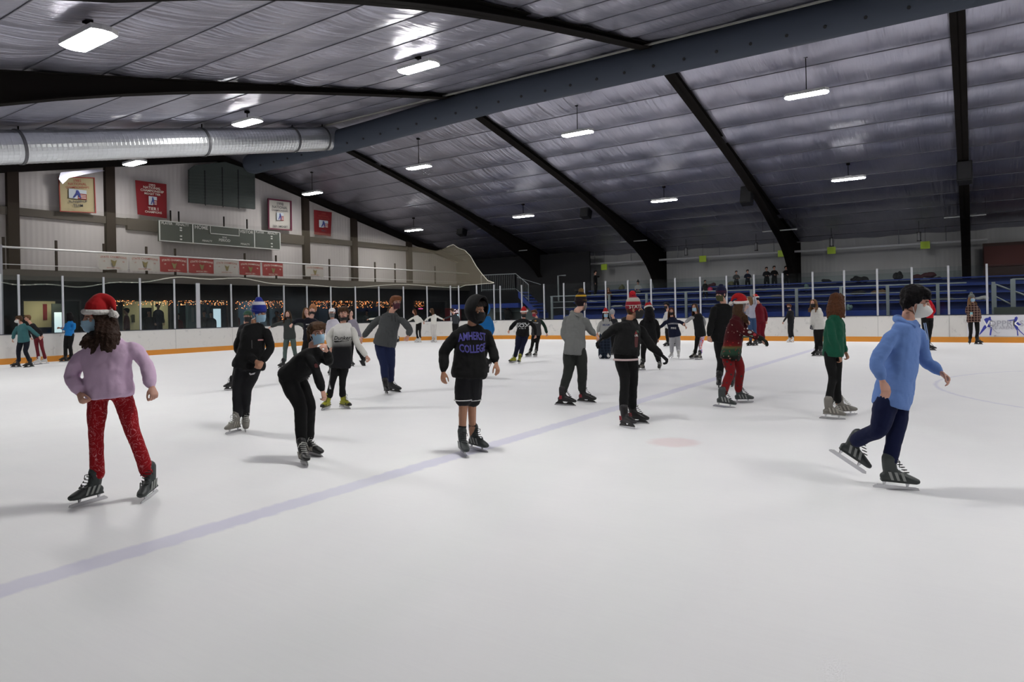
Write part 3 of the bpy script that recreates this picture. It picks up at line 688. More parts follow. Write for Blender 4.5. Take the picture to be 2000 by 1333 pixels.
# landing and stairs left of the bleachers
la = thing('stair_landing', 'raised blue landing with grey railings left of the bleachers', 'stairs', (-22, 34, 0))
q0 = at(880, 574, Y=33.6); q1 = at(1012, 574, Y=33.6)
MB().box(q0.x, 33.6, 1.75, q1.x, 36.5, 2.02).build('platform', mat('fascia_blue', (.01, .03, .20), .6), la)
A = at(1012, 570, Y=33.6); B = at(1052, 612, Y=33.6)
MB().prism([A, B, B-Vector((0, 0, .3)), A-Vector((0, 0, .35))], (0, 1.1, 0)).build('stringer', mat('fascia_blue', (.01, .03, .20), .6), la)
for k in range(7):
    a = A.lerp(B, (k+.5)/7); MB().box(a.x-.14, 33.65, a.z-.05, a.x+.14, 34.7, a.z).build('step', navy, la)
def railing(parent, P, Y, drop, n):
    pts = [at(*p, Y=Y) for p in P]; MB().tube(pts, .028, 6).build('hand_rail', railm, parent)
    MB().tube([p-Vector((0, 0, drop-.1)) for p in pts], .018, 6).build('base_rail', railm, parent)
    for a, b in zip(pts, pts[1:]):
        m = int((b-a).length/.14)+1
        for k in range(m+1):
            q = a.lerp(b, k/m); r = .022 if k in (0, m) else .007
            MB().tube([q, q-Vector((0, 0, drop))], r, 4, dome=False).build('baluster', railm, parent)
railing(la, [(940, 538), (1007, 535), (1032, 556)], 33.7, 1.0, 8)
MB().tube([at(1010, 542, Y=34.9), at(1056, 556, Y=34.9)], .02, 6).build('far_rail', railm, la)
q = at(1090, 539, Y=36); MB().tube([q+Vector((.5, 0, 0)), q, q-Vector((0, 0, 1.5))], .05, 6).build('post_bend', railm, la)
# storage room under the landing
ws = mat('under_wall', (.24, .28, .28), .7)
a = at(925, 590, Y=34.2).x; b = at(1046, 590, Y=34.2).x
tag(MB().box(a, 34.2, -.1, b, 34.3, 1.72).build('wall_under_landing', ws), kind='structure')
for k, (p0, p1) in enumerate(((966, 984), (998, 1022))):
    MB().box(0, 0, 0, 1, 1, 1)
    o = MB().box(at(p0, 600, Y=34.2).x, 34.12, 0, at(p1, 600, Y=34.2).x, 34.2, 1.5).build('door_%d' % (k+3), mat('door_grey', (.05, .06, .06), .5)); tag(o, kind='structure')
# dark corner: partition and soffit behind the landing
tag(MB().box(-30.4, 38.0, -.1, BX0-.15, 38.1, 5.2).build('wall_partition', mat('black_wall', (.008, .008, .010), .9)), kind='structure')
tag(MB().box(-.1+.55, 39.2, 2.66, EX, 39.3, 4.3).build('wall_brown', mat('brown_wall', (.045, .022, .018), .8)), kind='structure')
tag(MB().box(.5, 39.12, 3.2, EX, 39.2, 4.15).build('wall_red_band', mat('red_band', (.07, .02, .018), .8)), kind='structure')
# vending machine and neon at the lobby corner
q = at(889, 640, X=-29.9)
vm = thing('vending_machine', 'dark red vending machine with lit panel behind the corner glass', 'vending machine', (q.x, q.y, 0))
MB().box(q.x-.5, q.y-.5, 0, q.x+.1, q.y+.6, 1.85).build('cabinet', mat('vend_red', (.16, .008, .012), .5), vm, bevel=.03)
lettering('Cola', .36, (q.x+.12, q.y+.0, 1.62), YD, UP, mat('vend_text', (.8, .7, .7), emit=(1, .8, .85), estr=1.2), vm, bold=.01, shear=.3)
m = MB()
for i in range(3):
    for j in range(2): m.box(q.x+.1, q.y-.32+i*.2, .95+j*.26, q.x+.115, q.y-.18+i*.2, 1.15+j*.26)
m.build('button_panel', mat('vend_lit', (.5, .7, .8), emit=(.6, .85, 1), estr=1.2), vm)
q = at(821, 604, X=WX+.07)
t = thing('neon_sign', 'small pink neon strip behind the white-topped skaters', 'neon sign', (q.x, q.y, q.z)); MB().box(q.x-.04, q.y-.25, q.z-.05, q.x, q.y+.25, q.z+.08).build('backing', black, t); MB().tube([(q.x+.03, q.y-.2, q.z+.02), (q.x+.03, q.y+.2, q.z+.02)], .02, 6).build('tube', mat('neon_pink', (.8, .1, .3), emit=(1, .12, .4), estr=1.5), t)

# eave pipe, heaters, exit boxes, speakers, unlit tubes
pp = thing('eave_pipe', 'pale grey pipe running under the eave above the bleachers', 'pipe', (-9, 39.2, 4.4))
X0 = at(1092, 521, Y=39.2).x
MB().tube([(X0, 39.2, 4.47), (.6, 39.2, 4.47)], .06, 8).build('pipe_run', white_metal, pp)
for x in (-20, -17.5, -14.5, -12, -9, -6, -3, -1): MB().tube([(x, 39.2, 4.5), (x, 39.2, roofz(39.2))], .02, 5).build('pipe_hanger', grey_steel, pp)
ym = mat('box_yellow', (.36, .50, .02), .5, emit=(.5, .8, .03), estr=.02)
for k, (px, py) in enumerate(((1180, 522), (1372.5, 506), (1527, 495.5), (1624, 489.5), (1807, 479))):
    q = at(px, py, Y=38.9); w = ['over the left end of the bleachers', 'above the person with a pink ball', 'above the standing dark trio', 'left of the right hand heater', 'nearest the brown wall'][k]
    t = thing('yellow_panel', 'square yellow-green panel hanging ' + w, 'panel', (q.x, q.y, q.z-.18), 'yellow-green panels under the eave pipe')
    MB().box(q.x-.2, 38.88, q.z-.18, q.x+.2, 38.92, q.z+.18).build('face', ym, t); MB().tube([(q.x, 38.9, q.z+.18), (q.x, 38.95, roofz(38.95)-.1)], .008, 4).build('cord', dark_steel, t)
for k, (px, py) in enumerate(((1340, 492.5), (1477, 483), (1624, 474), (1795, 463))):
    q = at(px, py, Y=38); t = thing('hanging_heater', 'small cylindrical heater hanging under the eave, %s from the left' % ['first', 'second', 'third', 'fourth'][k], 'heater', (q.x, q.y, q.z-.2), 'cylindrical heaters under the eave')
    MB().tube([(q.x, q.y, q.z-.18), (q.x, q.y, q.z+.2)], .085, 10, dome=False).build('body', mat('heater_grey', (.16, .16, .17), .4, .4), t)
    MB().tube([(q.x, q.y, q.z+.2), (q.x, q.y, roofz(q.y)-.08)], .01, 4).build('chain', dark_steel, t)
    for dz in (-.2, .2): MB().tube([(q.x, q.y, q.z+dz), (q.x, q.y, q.z+dz+.03)], .1, 10, dome=False).build('cap', black, t)
for k, (p0, y0, p1, y1) in enumerate(((1003, 491, 1029, 490), (1212, 473.5, 1263, 471), (1490, 453, 1556, 448), (1845, 426, 1925, 420))):
    a = at(p0, y0, Y=35.5); b = at(p1, y1, Y=35.5); b.z = a.z
    t = thing('tube_light', 'thin unlit tube light above the bleachers, %s from the left' % ['first', 'second', 'third', 'fourth'][k], 'tube light', (a+b)/2, 'unlit tube lights above the bleachers')
    MB().tube([a, b], .03, 6).build('tube', mat('tube_unlit', (.35, .36, .36), .4), t)
    for q in (a, b): MB().tube([q, (q.x, q.y, roofz(q.y)-.08)], .006, 4).build('wire', dark_steel, t)
for k, (px, py, Y) in enumerate(((903, 448, 33), (1145, 412, 32), (1459, 383, 31.2), (1884, 338, 30.5))):
    q = at(px, py, Y=Y); t = thing('loudspeaker', 'black loudspeaker hung beside a roof frame, %s from the left' % ['first', 'second', 'third', 'fourth'][k], 'loudspeaker', (q.x, q.y, q.z-.4), 'black loudspeakers on the roof frames')
    c = q; fx = Vector((1, 0, 0)); fy = Vector((0, .95, -.3)).normalized(); fz = fx.cross(fy)
    MB().obox(c, fx*.5, fy*.45, fz*.8).build('cabinet', black, t, bevel=.03); MB().obox(c-fy*.235, fx*.42, fy*.02, fz*.7).build('grille', mat('grille', (.02, .02, .022), .8), t)
    MB().obox(c+Vector((0, .1, .55)), (.06, 0, 0), (0, .06, 0), (0, 0, .45)).build('yoke', dark_steel, t)

# rink wall graphic on the boards at right
t = thing('board_graphic', 'board advert with two blue hockey figures and grey lettering', 'board advert', (1.0, FY-.02, .25))
a = at(1889, 640, Y=FY-.02).x; bxr = a+5.0
MB().box(a, FY-.022, .24, bxr, FY-.012, 1.02).build('panel', mat('ad_white', (.66, .66, .70), .4), t)
gb = mat('ad_blue', (.03, .04, .33), .5)
def G(pts, nm): MB().prism([at(x, y, Y=FY-.03) for x, y in pts][::-1], (0, .006, 0)).build(nm, gb, t)
def c8(u, v): return (1880+u/16.67, 600+v/16.67)
G([c8(*p) for p in ((700, 400), (760, 360), (840, 350), (880, 310), (920, 330), (925, 400), (960, 430), (965, 700), (930, 900), (935, 925), (880, 925), (880, 890), (905, 700), (880, 660), (800, 650), (740, 720), (620, 850), (540, 920), (545, 880), (690, 620), (740, 580), (720, 480))], 'figure_shooting')
G([c8(*p) for p in ((1450, 430), (1590, 420), (1690, 400), (1700, 340), (1760, 310), (1800, 350), (1780, 420), (1760, 450), (1850, 540), (1930, 560), (1800, 620), (1810, 690), (1880, 780), (2010, 900), (2010, 930), (1900, 840), (1790, 730), (1820, 930), (1780, 935), (1765, 760), (1700, 690), (1660, 560), (1650, 440), (1560, 450), (1470, 450))], 'figure_skating')
lt = mat('ad_grey', (.38, .38, .43), .5); lw = mat('ad_pale', (.8, .8, .82), .5)
def lat(u, v): p = c8(u, v); return at(p[0], p[1], Y=FY-.04)
lettering('VI', .34, lat(830, 555), (1, 0, 0), UP, lw, t, bold=.02)
lettering('OPPRI', .30, lat(1270, 545), (1, 0, 0), UP, lt, t, bold=.01, squash=1.0)
lettering('K', .34, lat(1740, 555), (1, 0, 0), UP, lw, t, bold=.02); lettering('S', .30, lat(1930, 545), (1, 0, 0), UP, lt, t)
lettering('ICE ARENA', .16, lat(1310, 685), (1, 0, 0), UP, lt, t)
MB().tube([lat(1000, 740), lat(1130, 850), lat(1210, 840)], .012, 5).build('stick', lt, t)
MB().tube([lat(1040, 935), lat(1080, 930)], .02, 5).build('puck', lt, t)
# ================================================================== PEOPLE
from mathutils.bvhtree import BVHTree
FW = Vector((-math.sin(YAW), math.cos(YAW), 0)); RT = Vector((math.cos(YAW), math.sin(YAW), 0)); ZU = Vector((0, 0, 1))
def J(px, py, D): return Vector((0, 0, H)) + ray(px, py)*(D/F)
def heading(yaw, pitch=0):
    a = math.radians(yaw); p = math.radians(pitch); v = -FW*math.cos(a) + RT*math.sin(a); return v*math.cos(p) + ZU*math.sin(p)
clouds = bpy.data.textures.new('folds', 'CLOUDS'); clouds.noise_scale = .11; clouds.noise_depth = 2
hairtex = bpy.data.textures.new('strands', 'CLOUDS'); hairtex.noise_scale = .025; hairtex.noise_depth = 3
def fuse(mb, name, m, parent, vox, smooth=4, disp=0, tex=None, loc=None):
    """overlapping closed solids -> one continuous skin"""
    o = mb.build(name, m, parent, loc=loc)
    r = o.modifiers.new('r', 'REMESH'); r.mode = 'VOXEL'; r.voxel_size = vox; r.use_smooth_shade = True
    if smooth: s = o.modifiers.new('s', 'SMOOTH'); s.iterations = smooth; s.factor = .5
    if disp: d = o.modifiers.new('d', 'DISPLACE'); d.texture = tex or clouds; d.strength = disp; d.mid_level = .5; d.texture_coords = 'LOCAL'
    dg = bpy.context.evaluated_depsgraph_get(); me = bpy.data.meshes.new_from_object(o.evaluated_get(dg))
    old = o.data; o.modifiers.clear(); o.data = me; me.name = name; bpy.data.meshes.remove(old)
    me.polygons.foreach_set('use_smooth', [True]*len(me.polygons))
    return o
def curve(P, R, n=5):
    """Catmull-Rom through joints with radii"""
    P = [Vector(p) for p in P]; out = []; rr = []; R = [r if isinstance(r, tuple) else (r, r) for r in R]
    for i in range(len(P)-1):
        a = P[i-1] if i else P[0]*2-P[1]; b, c = P[i], P[i+1]; d = P[i+2] if i+2 < len(P) else P[-1]*2-P[-2]
        for k in range(n):
            t = k/n; out.append(.5*((2*b) + (c-a)*t + (2*a-5*b+4*c-d)*t*t + (3*b-a-3*c+d)*t**3))
            rr.append((R[i][0]*(1-t)+R[i+1][0]*t, R[i][1]*(1-t)+R[i+1][1]*t))
    return out+[P[-1]], rr+[R[-1]]
def loft(mb, C, SD, R, n=16):
    """rings with their own side axis (torso)"""
    vs = []; fs = []; C = [Vector(c) for c in C]
    for i, c in enumerate(C):
        t = (C[min(i+1, len(C)-1)] - C[max(i-1, 0)]).normalized(); u = Vector(SD[i]); u = (u-t*u.dot(t)).normalized(); w = t.cross(u)
        for j in range(n):
            a = 2*math.pi*j/n; ca, sa = math.cos(a), math.sin(a); q = .86
            ca = math.copysign(abs(ca)**q, ca); sa = math.copysign(abs(sa)**q, sa)
            vs.append(c + u*(ca*R[i][0]) + w*(sa*R[i][1]))
    m = len(C)
    for i in range(m-1):
        for j in range(n): a = i*n+j; b = i*n+(j+1) % n; fs.append((a, b, b+n, a+n))
    fs += [tuple(range(n-1, -1, -1)), tuple((m-1)*n+j for j in range(n))]
    return mb.add(vs, fs)

def cloth(name, col, rough=.85, pattern=None):
    if name in MATS: return MATS[name]
    m = mat(name, col, rough, 0, .15, bump=.35, bscale=9); nt = m.node_tree; b = nt.nodes['Principled BSDF']; N = nt.nodes; L = nt.links
    b.inputs['Sheen Weight'].default_value = .04
    if pattern:
        tc = N.new('ShaderNodeTexCoord'); sep = N.new('ShaderNodeSeparateXYZ'); L.new(tc.outputs['Object'], sep.inputs[0]); prev = None
        def mixc(fac, a, bcol):
            x = N.new('ShaderNodeMix'); x.data_type = 'RGBA'; L.new(fac, x.inputs['Factor'])
            if isinstance(a, tuple): x.inputs['A'].default_value = (*a, 1)
            else: L.new(a, x.inputs['A'])
            x.inputs['B'].default_value = (*bcol, 1); return x.outputs['Result']
        def ramp(src, e, interp='LINEAR'):
            r = N.new('ShaderNodeValToRGB'); r.color_ramp.interpolation = interp; el = r.color_ramp.elements
            while len(el) < len(e): el.new(.5)
            for q, (p, c) in zip(el, e): q.position = p; q.color = (c, c, c, 1) if not isinstance(c, tuple) else (*c, 1)
            L.new(src, r.inputs[0]); return r.outputs[0]
        def noise(s, d=3, distort=0):
            n = N.new('ShaderNodeTexNoise'); n.inputs['Scale'].default_value = s; n.inputs['Detail'].default_value = d; n.inputs['Distortion'].default_value = distort; L.new(tc.outputs['Object'], n.inputs['Vector']); return n.outputs['Fac']
        def vor(s, f='F1', metric='EUCLIDEAN'):
            n = N.new('ShaderNodeTexVoronoi'); n.inputs['Scale'].default_value = s; n.feature = f; n.distance = metric; L.new(tc.outputs['Object'], n.inputs['Vector']); return n
        k = pattern[0]
        if k == 'snow':                       # pale scribbled snowflakes
            f = ramp(noise(8, 2, 3.0), [(0, 0), (.485, 0), (.50, 1), (.515, 0), (1, 0)]); c = mixc(f, col, (.62, .22, .24))
            f2 = ramp(vor(7, 'F1', 'MINKOWSKI').outputs['Distance'], [(0, 1), (.07, 1), (.12, 0), (1, 0)]); c = mixc(f2, c, (.6, .3, .32)); L.new(c, b.inputs['Base Color'])
        elif k == 'grad':                     # white above, black below (z0, z1)
            r = N.new('ShaderNodeMapRange'); L.new(sep.outputs[2], r.inputs[0]); r.inputs[1].default_value = pattern[1]; r.inputs[2].default_value = pattern[2]; L.new(mixc(r.outputs[0], (.010, .010, .012), (.70, .69, .66)), b.inputs['Base Color'])
        elif k == 'xmas':
            z = sep.outputs[2]; r = N.new('ShaderNodeMapRange'); L.new(z, r.inputs[0]); r.inputs[1].default_value = pattern[1]; r.inputs[2].default_value = pattern[2]
            c = ramp(r.outputs[0], [(0, (.006, .008, .006)), (.07, (.02, .05, .03)), (.14, (.02, .05, .03)), (.18, (.10, .09, .03)), (.22, (.13, .008, .008)), (.34, (.055, .004, .006)), (1, (.040, .004, .006))])
            f = ramp(vor(17).outputs['Distance'], [(0, 1), (.16, 1), (.22, 0), (1, 0)]); f3 = N.new('ShaderNodeMath'); f3.operation = 'MULTIPLY'; L.new(f, f3.inputs[0]); L.new(ramp(noise(5), [(0, 0), (.5, 0), (.56, 1), (1, 1)]), f3.inputs[1])
            c = mixc(f3.outputs[0], c, (.35, .24, .2)); f = ramp(vor(23).outputs['Distance'], [(0, 1), (.12, 1), (.2, 0), (1, 0)]); f4 = N.new('ShaderNodeMath'); f4.operation = 'MULTIPLY'; L.new(f, f4.inputs[0]); L.new(ramp(r.outputs[0], [(0, 1), (.34, 1), (.36, 0), (1, 0)]), f4.inputs[1])
            c = mixc(f4.outputs[0], c, (.4, .02, .02)); L.new(c, b.inputs['Base Color'])
        elif k == 'dots':
            c = mixc(ramp(vor(14).outputs['Distance'], [(0, 1), (.2, 1), (.3, 0), (1, 0)]), col, pattern[1]); L.new(c, b.inputs['Base Color'])
        elif k == 'plaid':
            for ax in (0, 2):
                s = N.new('ShaderNodeMath'); s.operation = 'SINE'; q = N.new('ShaderNodeMath'); q.operation = 'MULTIPLY'; q.inputs[1].default_value = 70; L.new(sep.outputs[ax], q.inputs[0]); L.new(q.outputs[0], s.inputs[0])
                prev = mixc(ramp(s.outputs[0], [(0, 0), (.75, 0), (.9, 1), (1, 1)]), prev or col, pattern[1])
            L.new(prev, b.inputs['Base Color'])
        elif k == 'tiedye':
            r = ramp(noise(10, 3, 1.5), [(0, (.6, .02, .03)), (.42, (.75, .1, .1)), (.48, (.75, .6, .62)), (.55, (.7, .6, .65)), (.6, (.12, .15, .6)), (1, (.1, .1, .5))]); L.new(r, b.inputs['Base Color'])
        elif k == 'stripe':                   # knit hat bands by height: pattern[1] = list of (z, colour)
            s2 = N.new('ShaderNodeSeparateXYZ'); L.new(tc.outputs['Generated'], s2.inputs[0]); L.new(ramp(s2.outputs[2], pattern[3], 'CONSTANT'), b.inputs['Base Color'])
    return m
def skin(name, col):
    if name in MATS: return MATS[name]
    m = mat(name, col, .5, 0, .35, var=.12, vscale=14); b = m.node_tree.nodes['Principled BSDF']; b.inputs['Subsurface Weight'].default_value = 0; b.inputs['Subsurface Radius'].default_value = (.02, .008, .004); b.inputs['Subsurface Scale'].default_value = .3
    return m
SK = {'fair': skin('skin_fair', (.50, .27, .20)), 'tan': skin('skin_tan', (.36, .18, .11)), 'pale': skin('skin_pale', (.58, .34, .27))}
HR = {}
def hairmat(c):
    if c in HR: return HR[c]
    col = {'dark': (.012, .009, .008), 'umber': (.030, .016, .011), 'black': (.006, .005, .006), 'brown': (.055, .028, .014), 'light': (.14, .075, .035), 'ginger': (.16, .06, .025), 'auburn': (.075, .028, .012)}[c]
    m = mat('hair_'+c, col, .6, 0, .12, bump=.9, bscale=35, var=.4, vscale=30); HR[c] = m; return m
pom_m = mat('fur_white', (.66, .63, .60), .95, bump=1, bscale=40); santa_m = cloth('santa_red', (.33, .010, .012))
eye_w = mat('eye_white', (.6, .58, .55), .3); eye_d = mat('eye_iris', (.03, .02, .015), .2); lip_m = mat('lips', (.30, .10, .09), .5)
steel = mat('blade_steel', (.6, .6, .62), .25, .8); holderw = mat('holder_white', (.5, .5, .5), .4); holderb = mat('holder_black', (.008, .008, .008), .4); lace_w = mat('lace_white', (.5, .5, .47), .8); lace_b = mat('lace_black', (.01, .01, .01), .8)

# ---- skates: one template per style, toe along +Y, blade edge on z = 0
SKT = {}
STY = {'grey': ((.035, .042, .042), (.25, .26, .25), 'steel', lace_b, 1), 'greylt': ((.17, .16, .14), (.33, .31, .27), 'steel', lace_w, 1), 'hockey': ((.012, .012, .012), (.28, .26, .22), 'white', lace_w, 2),
       'black': ((.009, .009, .010), (.03, .03, .03), 'black', lace_b, 0), 'redblk': ((.009, .008, .009), (.20, .012, .02), 'black', lace_b, 3), 'yellow': ((.30, .30, .02), (.01, .01, .01), 'white', lace_b, 4), 'white': ((.58, .58, .58), (.4, .4, .4), 'steel', lace_w, 0)}
def skate_parts(style):
    if style in SKT: return SKT[style]
    col, col2, hold, lace, kind = STY[style]; main = mat('boot_'+style, col, .45, 0, .4, bump=.1, bscale=30); sec = mat('boot_trim_'+style, col2, .5)
    parts = []
    mb = MB()
    P, R = curve([(0, -.058, .255), (0, -.057, .21), (0, -.045, .15), (0, -.02, .115)], [(.052, .058), (.048, .055), (.043, .056), (.04, .06)]); mb.tube(P, R, 14, side=(1, 0, 0))
    P, R = curve([(0, -.09, .10), (0, -.03, .115), (0, .05, .105), (0, .12, .09), (0, .155, .083)], [(.034, .035), (.04, .048), (.043, .042), (.045, .030), (.034, .022)]); mb.tube(P, R, 14, side=(1, 0, 0))
    mb.box(-.033, -.115, .062, .033, .15, .075)
    o = fuse(mb, 'skate', main, None, .0065, 2, loc=(0, 0, 0)); parts.append(('skate', o.data, None)); bpy.data.objects.remove(o)
    def part(nm, mb, m): o = mb.build(nm, m, None, loc=(0, 0, 0)); parts.append((nm, o.data, 1)); bpy.data.objects.remove(o)
    hm = {'steel': steel, 'white': holderw, 'black': holderb}[hold]
    b = MB().prism([(-.0022, -.17, .010), (-.0022, -.165, .0), (-.0022, .15, 0), (-.0022, .175, .012), (-.0022, .165, .030), (-.0022, -.15, .026)], (.0044, 0, 0)); part('blade', b, steel)
    b = MB()
    if hold == 'steel':
        for y in (-.085, .085): b.tube([(0, y, .026), (0, y, .07)], [.006, .02], 8, dome=False)
        b.box(-.004, -.14, .022, .004, .15, .032)
    else:
        b.prism([(-.009, -.15, .022), (-.009, .155, .022), (-.009, .15, .034), (-.009, .10, .066), (-.009, .045, .066), (-.009, .02, .040), (-.009, -.02, .038), (-.009, -.045, .066), (-.009, -.11, .066), (-.009, -.15, .034)], (.018, 0, 0))
    part('blade_holder', b, hm)
    b = MB()
    for i in range(6):
        t = i/5; y = -.002+.075*(1-t)-.006*t; z = .145+.10*t; b.tube([(-.028, y-.012, z-.005), (0, y+.012+.006*(1-t), z+.004), (.028, y-.012, z+.005)], .0042, 5)
    b.tube([(0, .006, .247), (.035, .012, .235), (.052, .005, .20)], .0035, 5); b.tube([(0, .006, .247), (-.04, .01, .235), (-.047, .0, .205)], .0035, 5); part('laces', b, lace)
    if kind in (1, 2, 3):
        for s in (-1, 1):
            if kind == 3: b = MB(); b.prism([(s*.052, -.09, .15), (s*.05, -.05, .15), (s*.047, -.045, .10), (s*.047, -.09, .09)], (s*.004, 0, 0)); part('side_patch', b, sec)
            for i in range(3 if kind == 1 else 2 if kind == 2 else 0):
                y = -.045+i*.045; b = MB(); b.prism([(s*.0445, y, .085), (s*.0445, y+.02, .085), (s*.047, y-.005, .15), (s*.047, y-.027, .15)], (s*.004, 0, 0)); part('side_stripe', b, sec)
        b = MB()
        b.tube([(0, -.058, .255), (0, -.058, .27)], [(.05, .056), (.046, .052)], 12, side=(1, 0, 0), dome=False) if kind != 2 else b.tube([(0, -.02, .11), (0, .05, .104)], [(.041, .050), (.0445, .0435)], 12, side=(1, 0, 0), dome=False)
        part('boot_trim', b, sec)
    if kind == 4:
        b = MB().tube([(0, .08, .094), (0, .14, .086), (0, .158, .083)], [(.047, .035), (.042, .027), (.034, .022)], 12, side=(1, 0, 0)); b.box(-.036, -.118, .060, .036, .152, .070); part('toe_cap', b, sec)
    SKT[style] = parts; return parts
def place_skate(root, style, contact, fwd, up, k, s=0):
    up = up.normalized(); f = (fwd-up*fwd.dot(up)).normalized(); r = f.cross(up)
    M = Matrix((r, f, up+f*s)).transposed().to_4x4(); M = Matrix.Translation(contact - f*(s*.09*k) - parent_world(root).translation) @ M @ Matrix.Scale(k, 4)   # the boot flexes with the shin
    boot = None
    for nm, me, sub in skate_parts(style):
        o = bpy.data.objects.new(nm, me); link(o)
        if boot is None: o.parent = root; o.matrix_basis = M; boot = o
        else: o.parent = boot
    return boot

def hand(mb, w, d, pn, thumb, k, curl=.5):
    """palm, five unequal fingers curling towards pn, thumb from the side of the palm"""
    d = d.normalized(); pn = (pn-d*pn.dot(d)).normalized(); s = thumb - d*thumb.dot(d) - pn*thumb.dot(pn); s = s.normalized() if s.length > 1e-4 else d.cross(pn)
    mb.tube([w-d*.02*k, w+d*.025*k, w+d*.06*k, w+d*.085*k], [(.024*k, .018*k), (.033*k, .017*k), (.040*k, .016*k), (.038*k, .014*k)], 10, side=s)
    for i, (off, ln) in enumerate(((.029, .070), (.010, .078), (-.010, .072), (-.028, .056))):
        b = w + d*.082*k + s*off*k; c = curl*(1+.12*i); p = [b]; a = .25*c+.1
        for seg in (.42, .32, .26): a += .75*c; dirv = d*math.cos(a)+pn*math.sin(a)+s*off*1.2; p.append(p[-1]+dirv*ln*seg*k)
        mb.tube(p, [.0095*k, .009*k, .0082*k, .007*k], 7)
    b = w+d*.022*k+s*.024*k; p = [b, b+(d*.7+s*.55+pn*.35)*.032*k, b+(d*1.1+s*.5+pn*.6)*.052*k, b+(d*1.4+s*.3+pn*.85)*.062*k]; mb.tube(p, [.014*k, .0115*k, .010*k, .008*k], 7)

class HeadFrame:
    def __init__(s, c, yaw, pitch, roll, k):
        f = heading(yaw, pitch); r = f.cross(ZU).normalized(); u = r.cross(f)   # r = the person's right side
        q = Matrix.Rotation(math.radians(roll), 3, f); s.f, s.r, s.u = f, q @ r, q @ u; s.c = c; s.k = k
    def p(s, r, f, u): return s.c + (s.r*r + s.f*f + s.u*u)*s.k
    def M(s): return Matrix((s.r, s.f, s.u)).transposed()
def build_head(mb, h):
    k = h.k; M = h.M()
    mb.ball(h.p(0, -.008, .028), (.074*k, .092*k, .086*k), 16, 12, M)
    mb.ball(h.p(0, .022, -.03), (.060*k, .066*k, .078*k), 14, 10, M)
    mb.ball(h.p(0, .045, -.082), (.034*k, .034*k, .026*k), 10, 8, M)       # chin
    mb.ball(h.p(0, .066, .022), (.052*k, .022*k, .020*k), 10, 8, M)        # brow
    for s in (-1, 1):
        mb.ball(h.p(s*.036, .056, -.018), (.024*k, .026*k, .022*k), 8, 6, M)   # cheek
        mb.ball(h.p(s*.077, -.004, -.008), (.011*k, .018*k, .031*k), 8, 6, M)  # ear
    mb.tube([h.p(0, .083, .014), h.p(0, .096, -.012), h.p(0, .104, -.028)], [.009*k, .012*k, .015*k], 8)   # nose
    mb.tube([h.p(-.018, .083, -.055), h.p(0, .090, -.054), h.p(.018, .083, -.055)], .009*k, 6)
def face_parts(root, h, brow, mouth=True):
    k = h.k; M = h.M(); c = MB()
    for s in (-1, 1):
        e = MB().ball(h.p(s*.031, .074, -.002), (.0125*k, .0105*k, .0075*k), 8, 6, M).build('eye', eye_w, root, True); MB().ball(h.p(s*.031, .0835, -.002), (.0055*k, .003*k, .0058*k), 8, 6, M).build('iris', eye_d, e, True)
        c.tube([h.p(s*.015, .090, .014), h.p(s*.033, .088, .020), h.p(s*.050, .072, .014)], .0032*k, 5)
    c.build('eyebrows', brow, root, True)
    if mouth: MB().tube([h.p(-.022, .082, -.056), h.p(0, .095, -.053), h.p(.022, .082, -.056)], .0062*k, 6).build('mouth', lip_m, root, True)
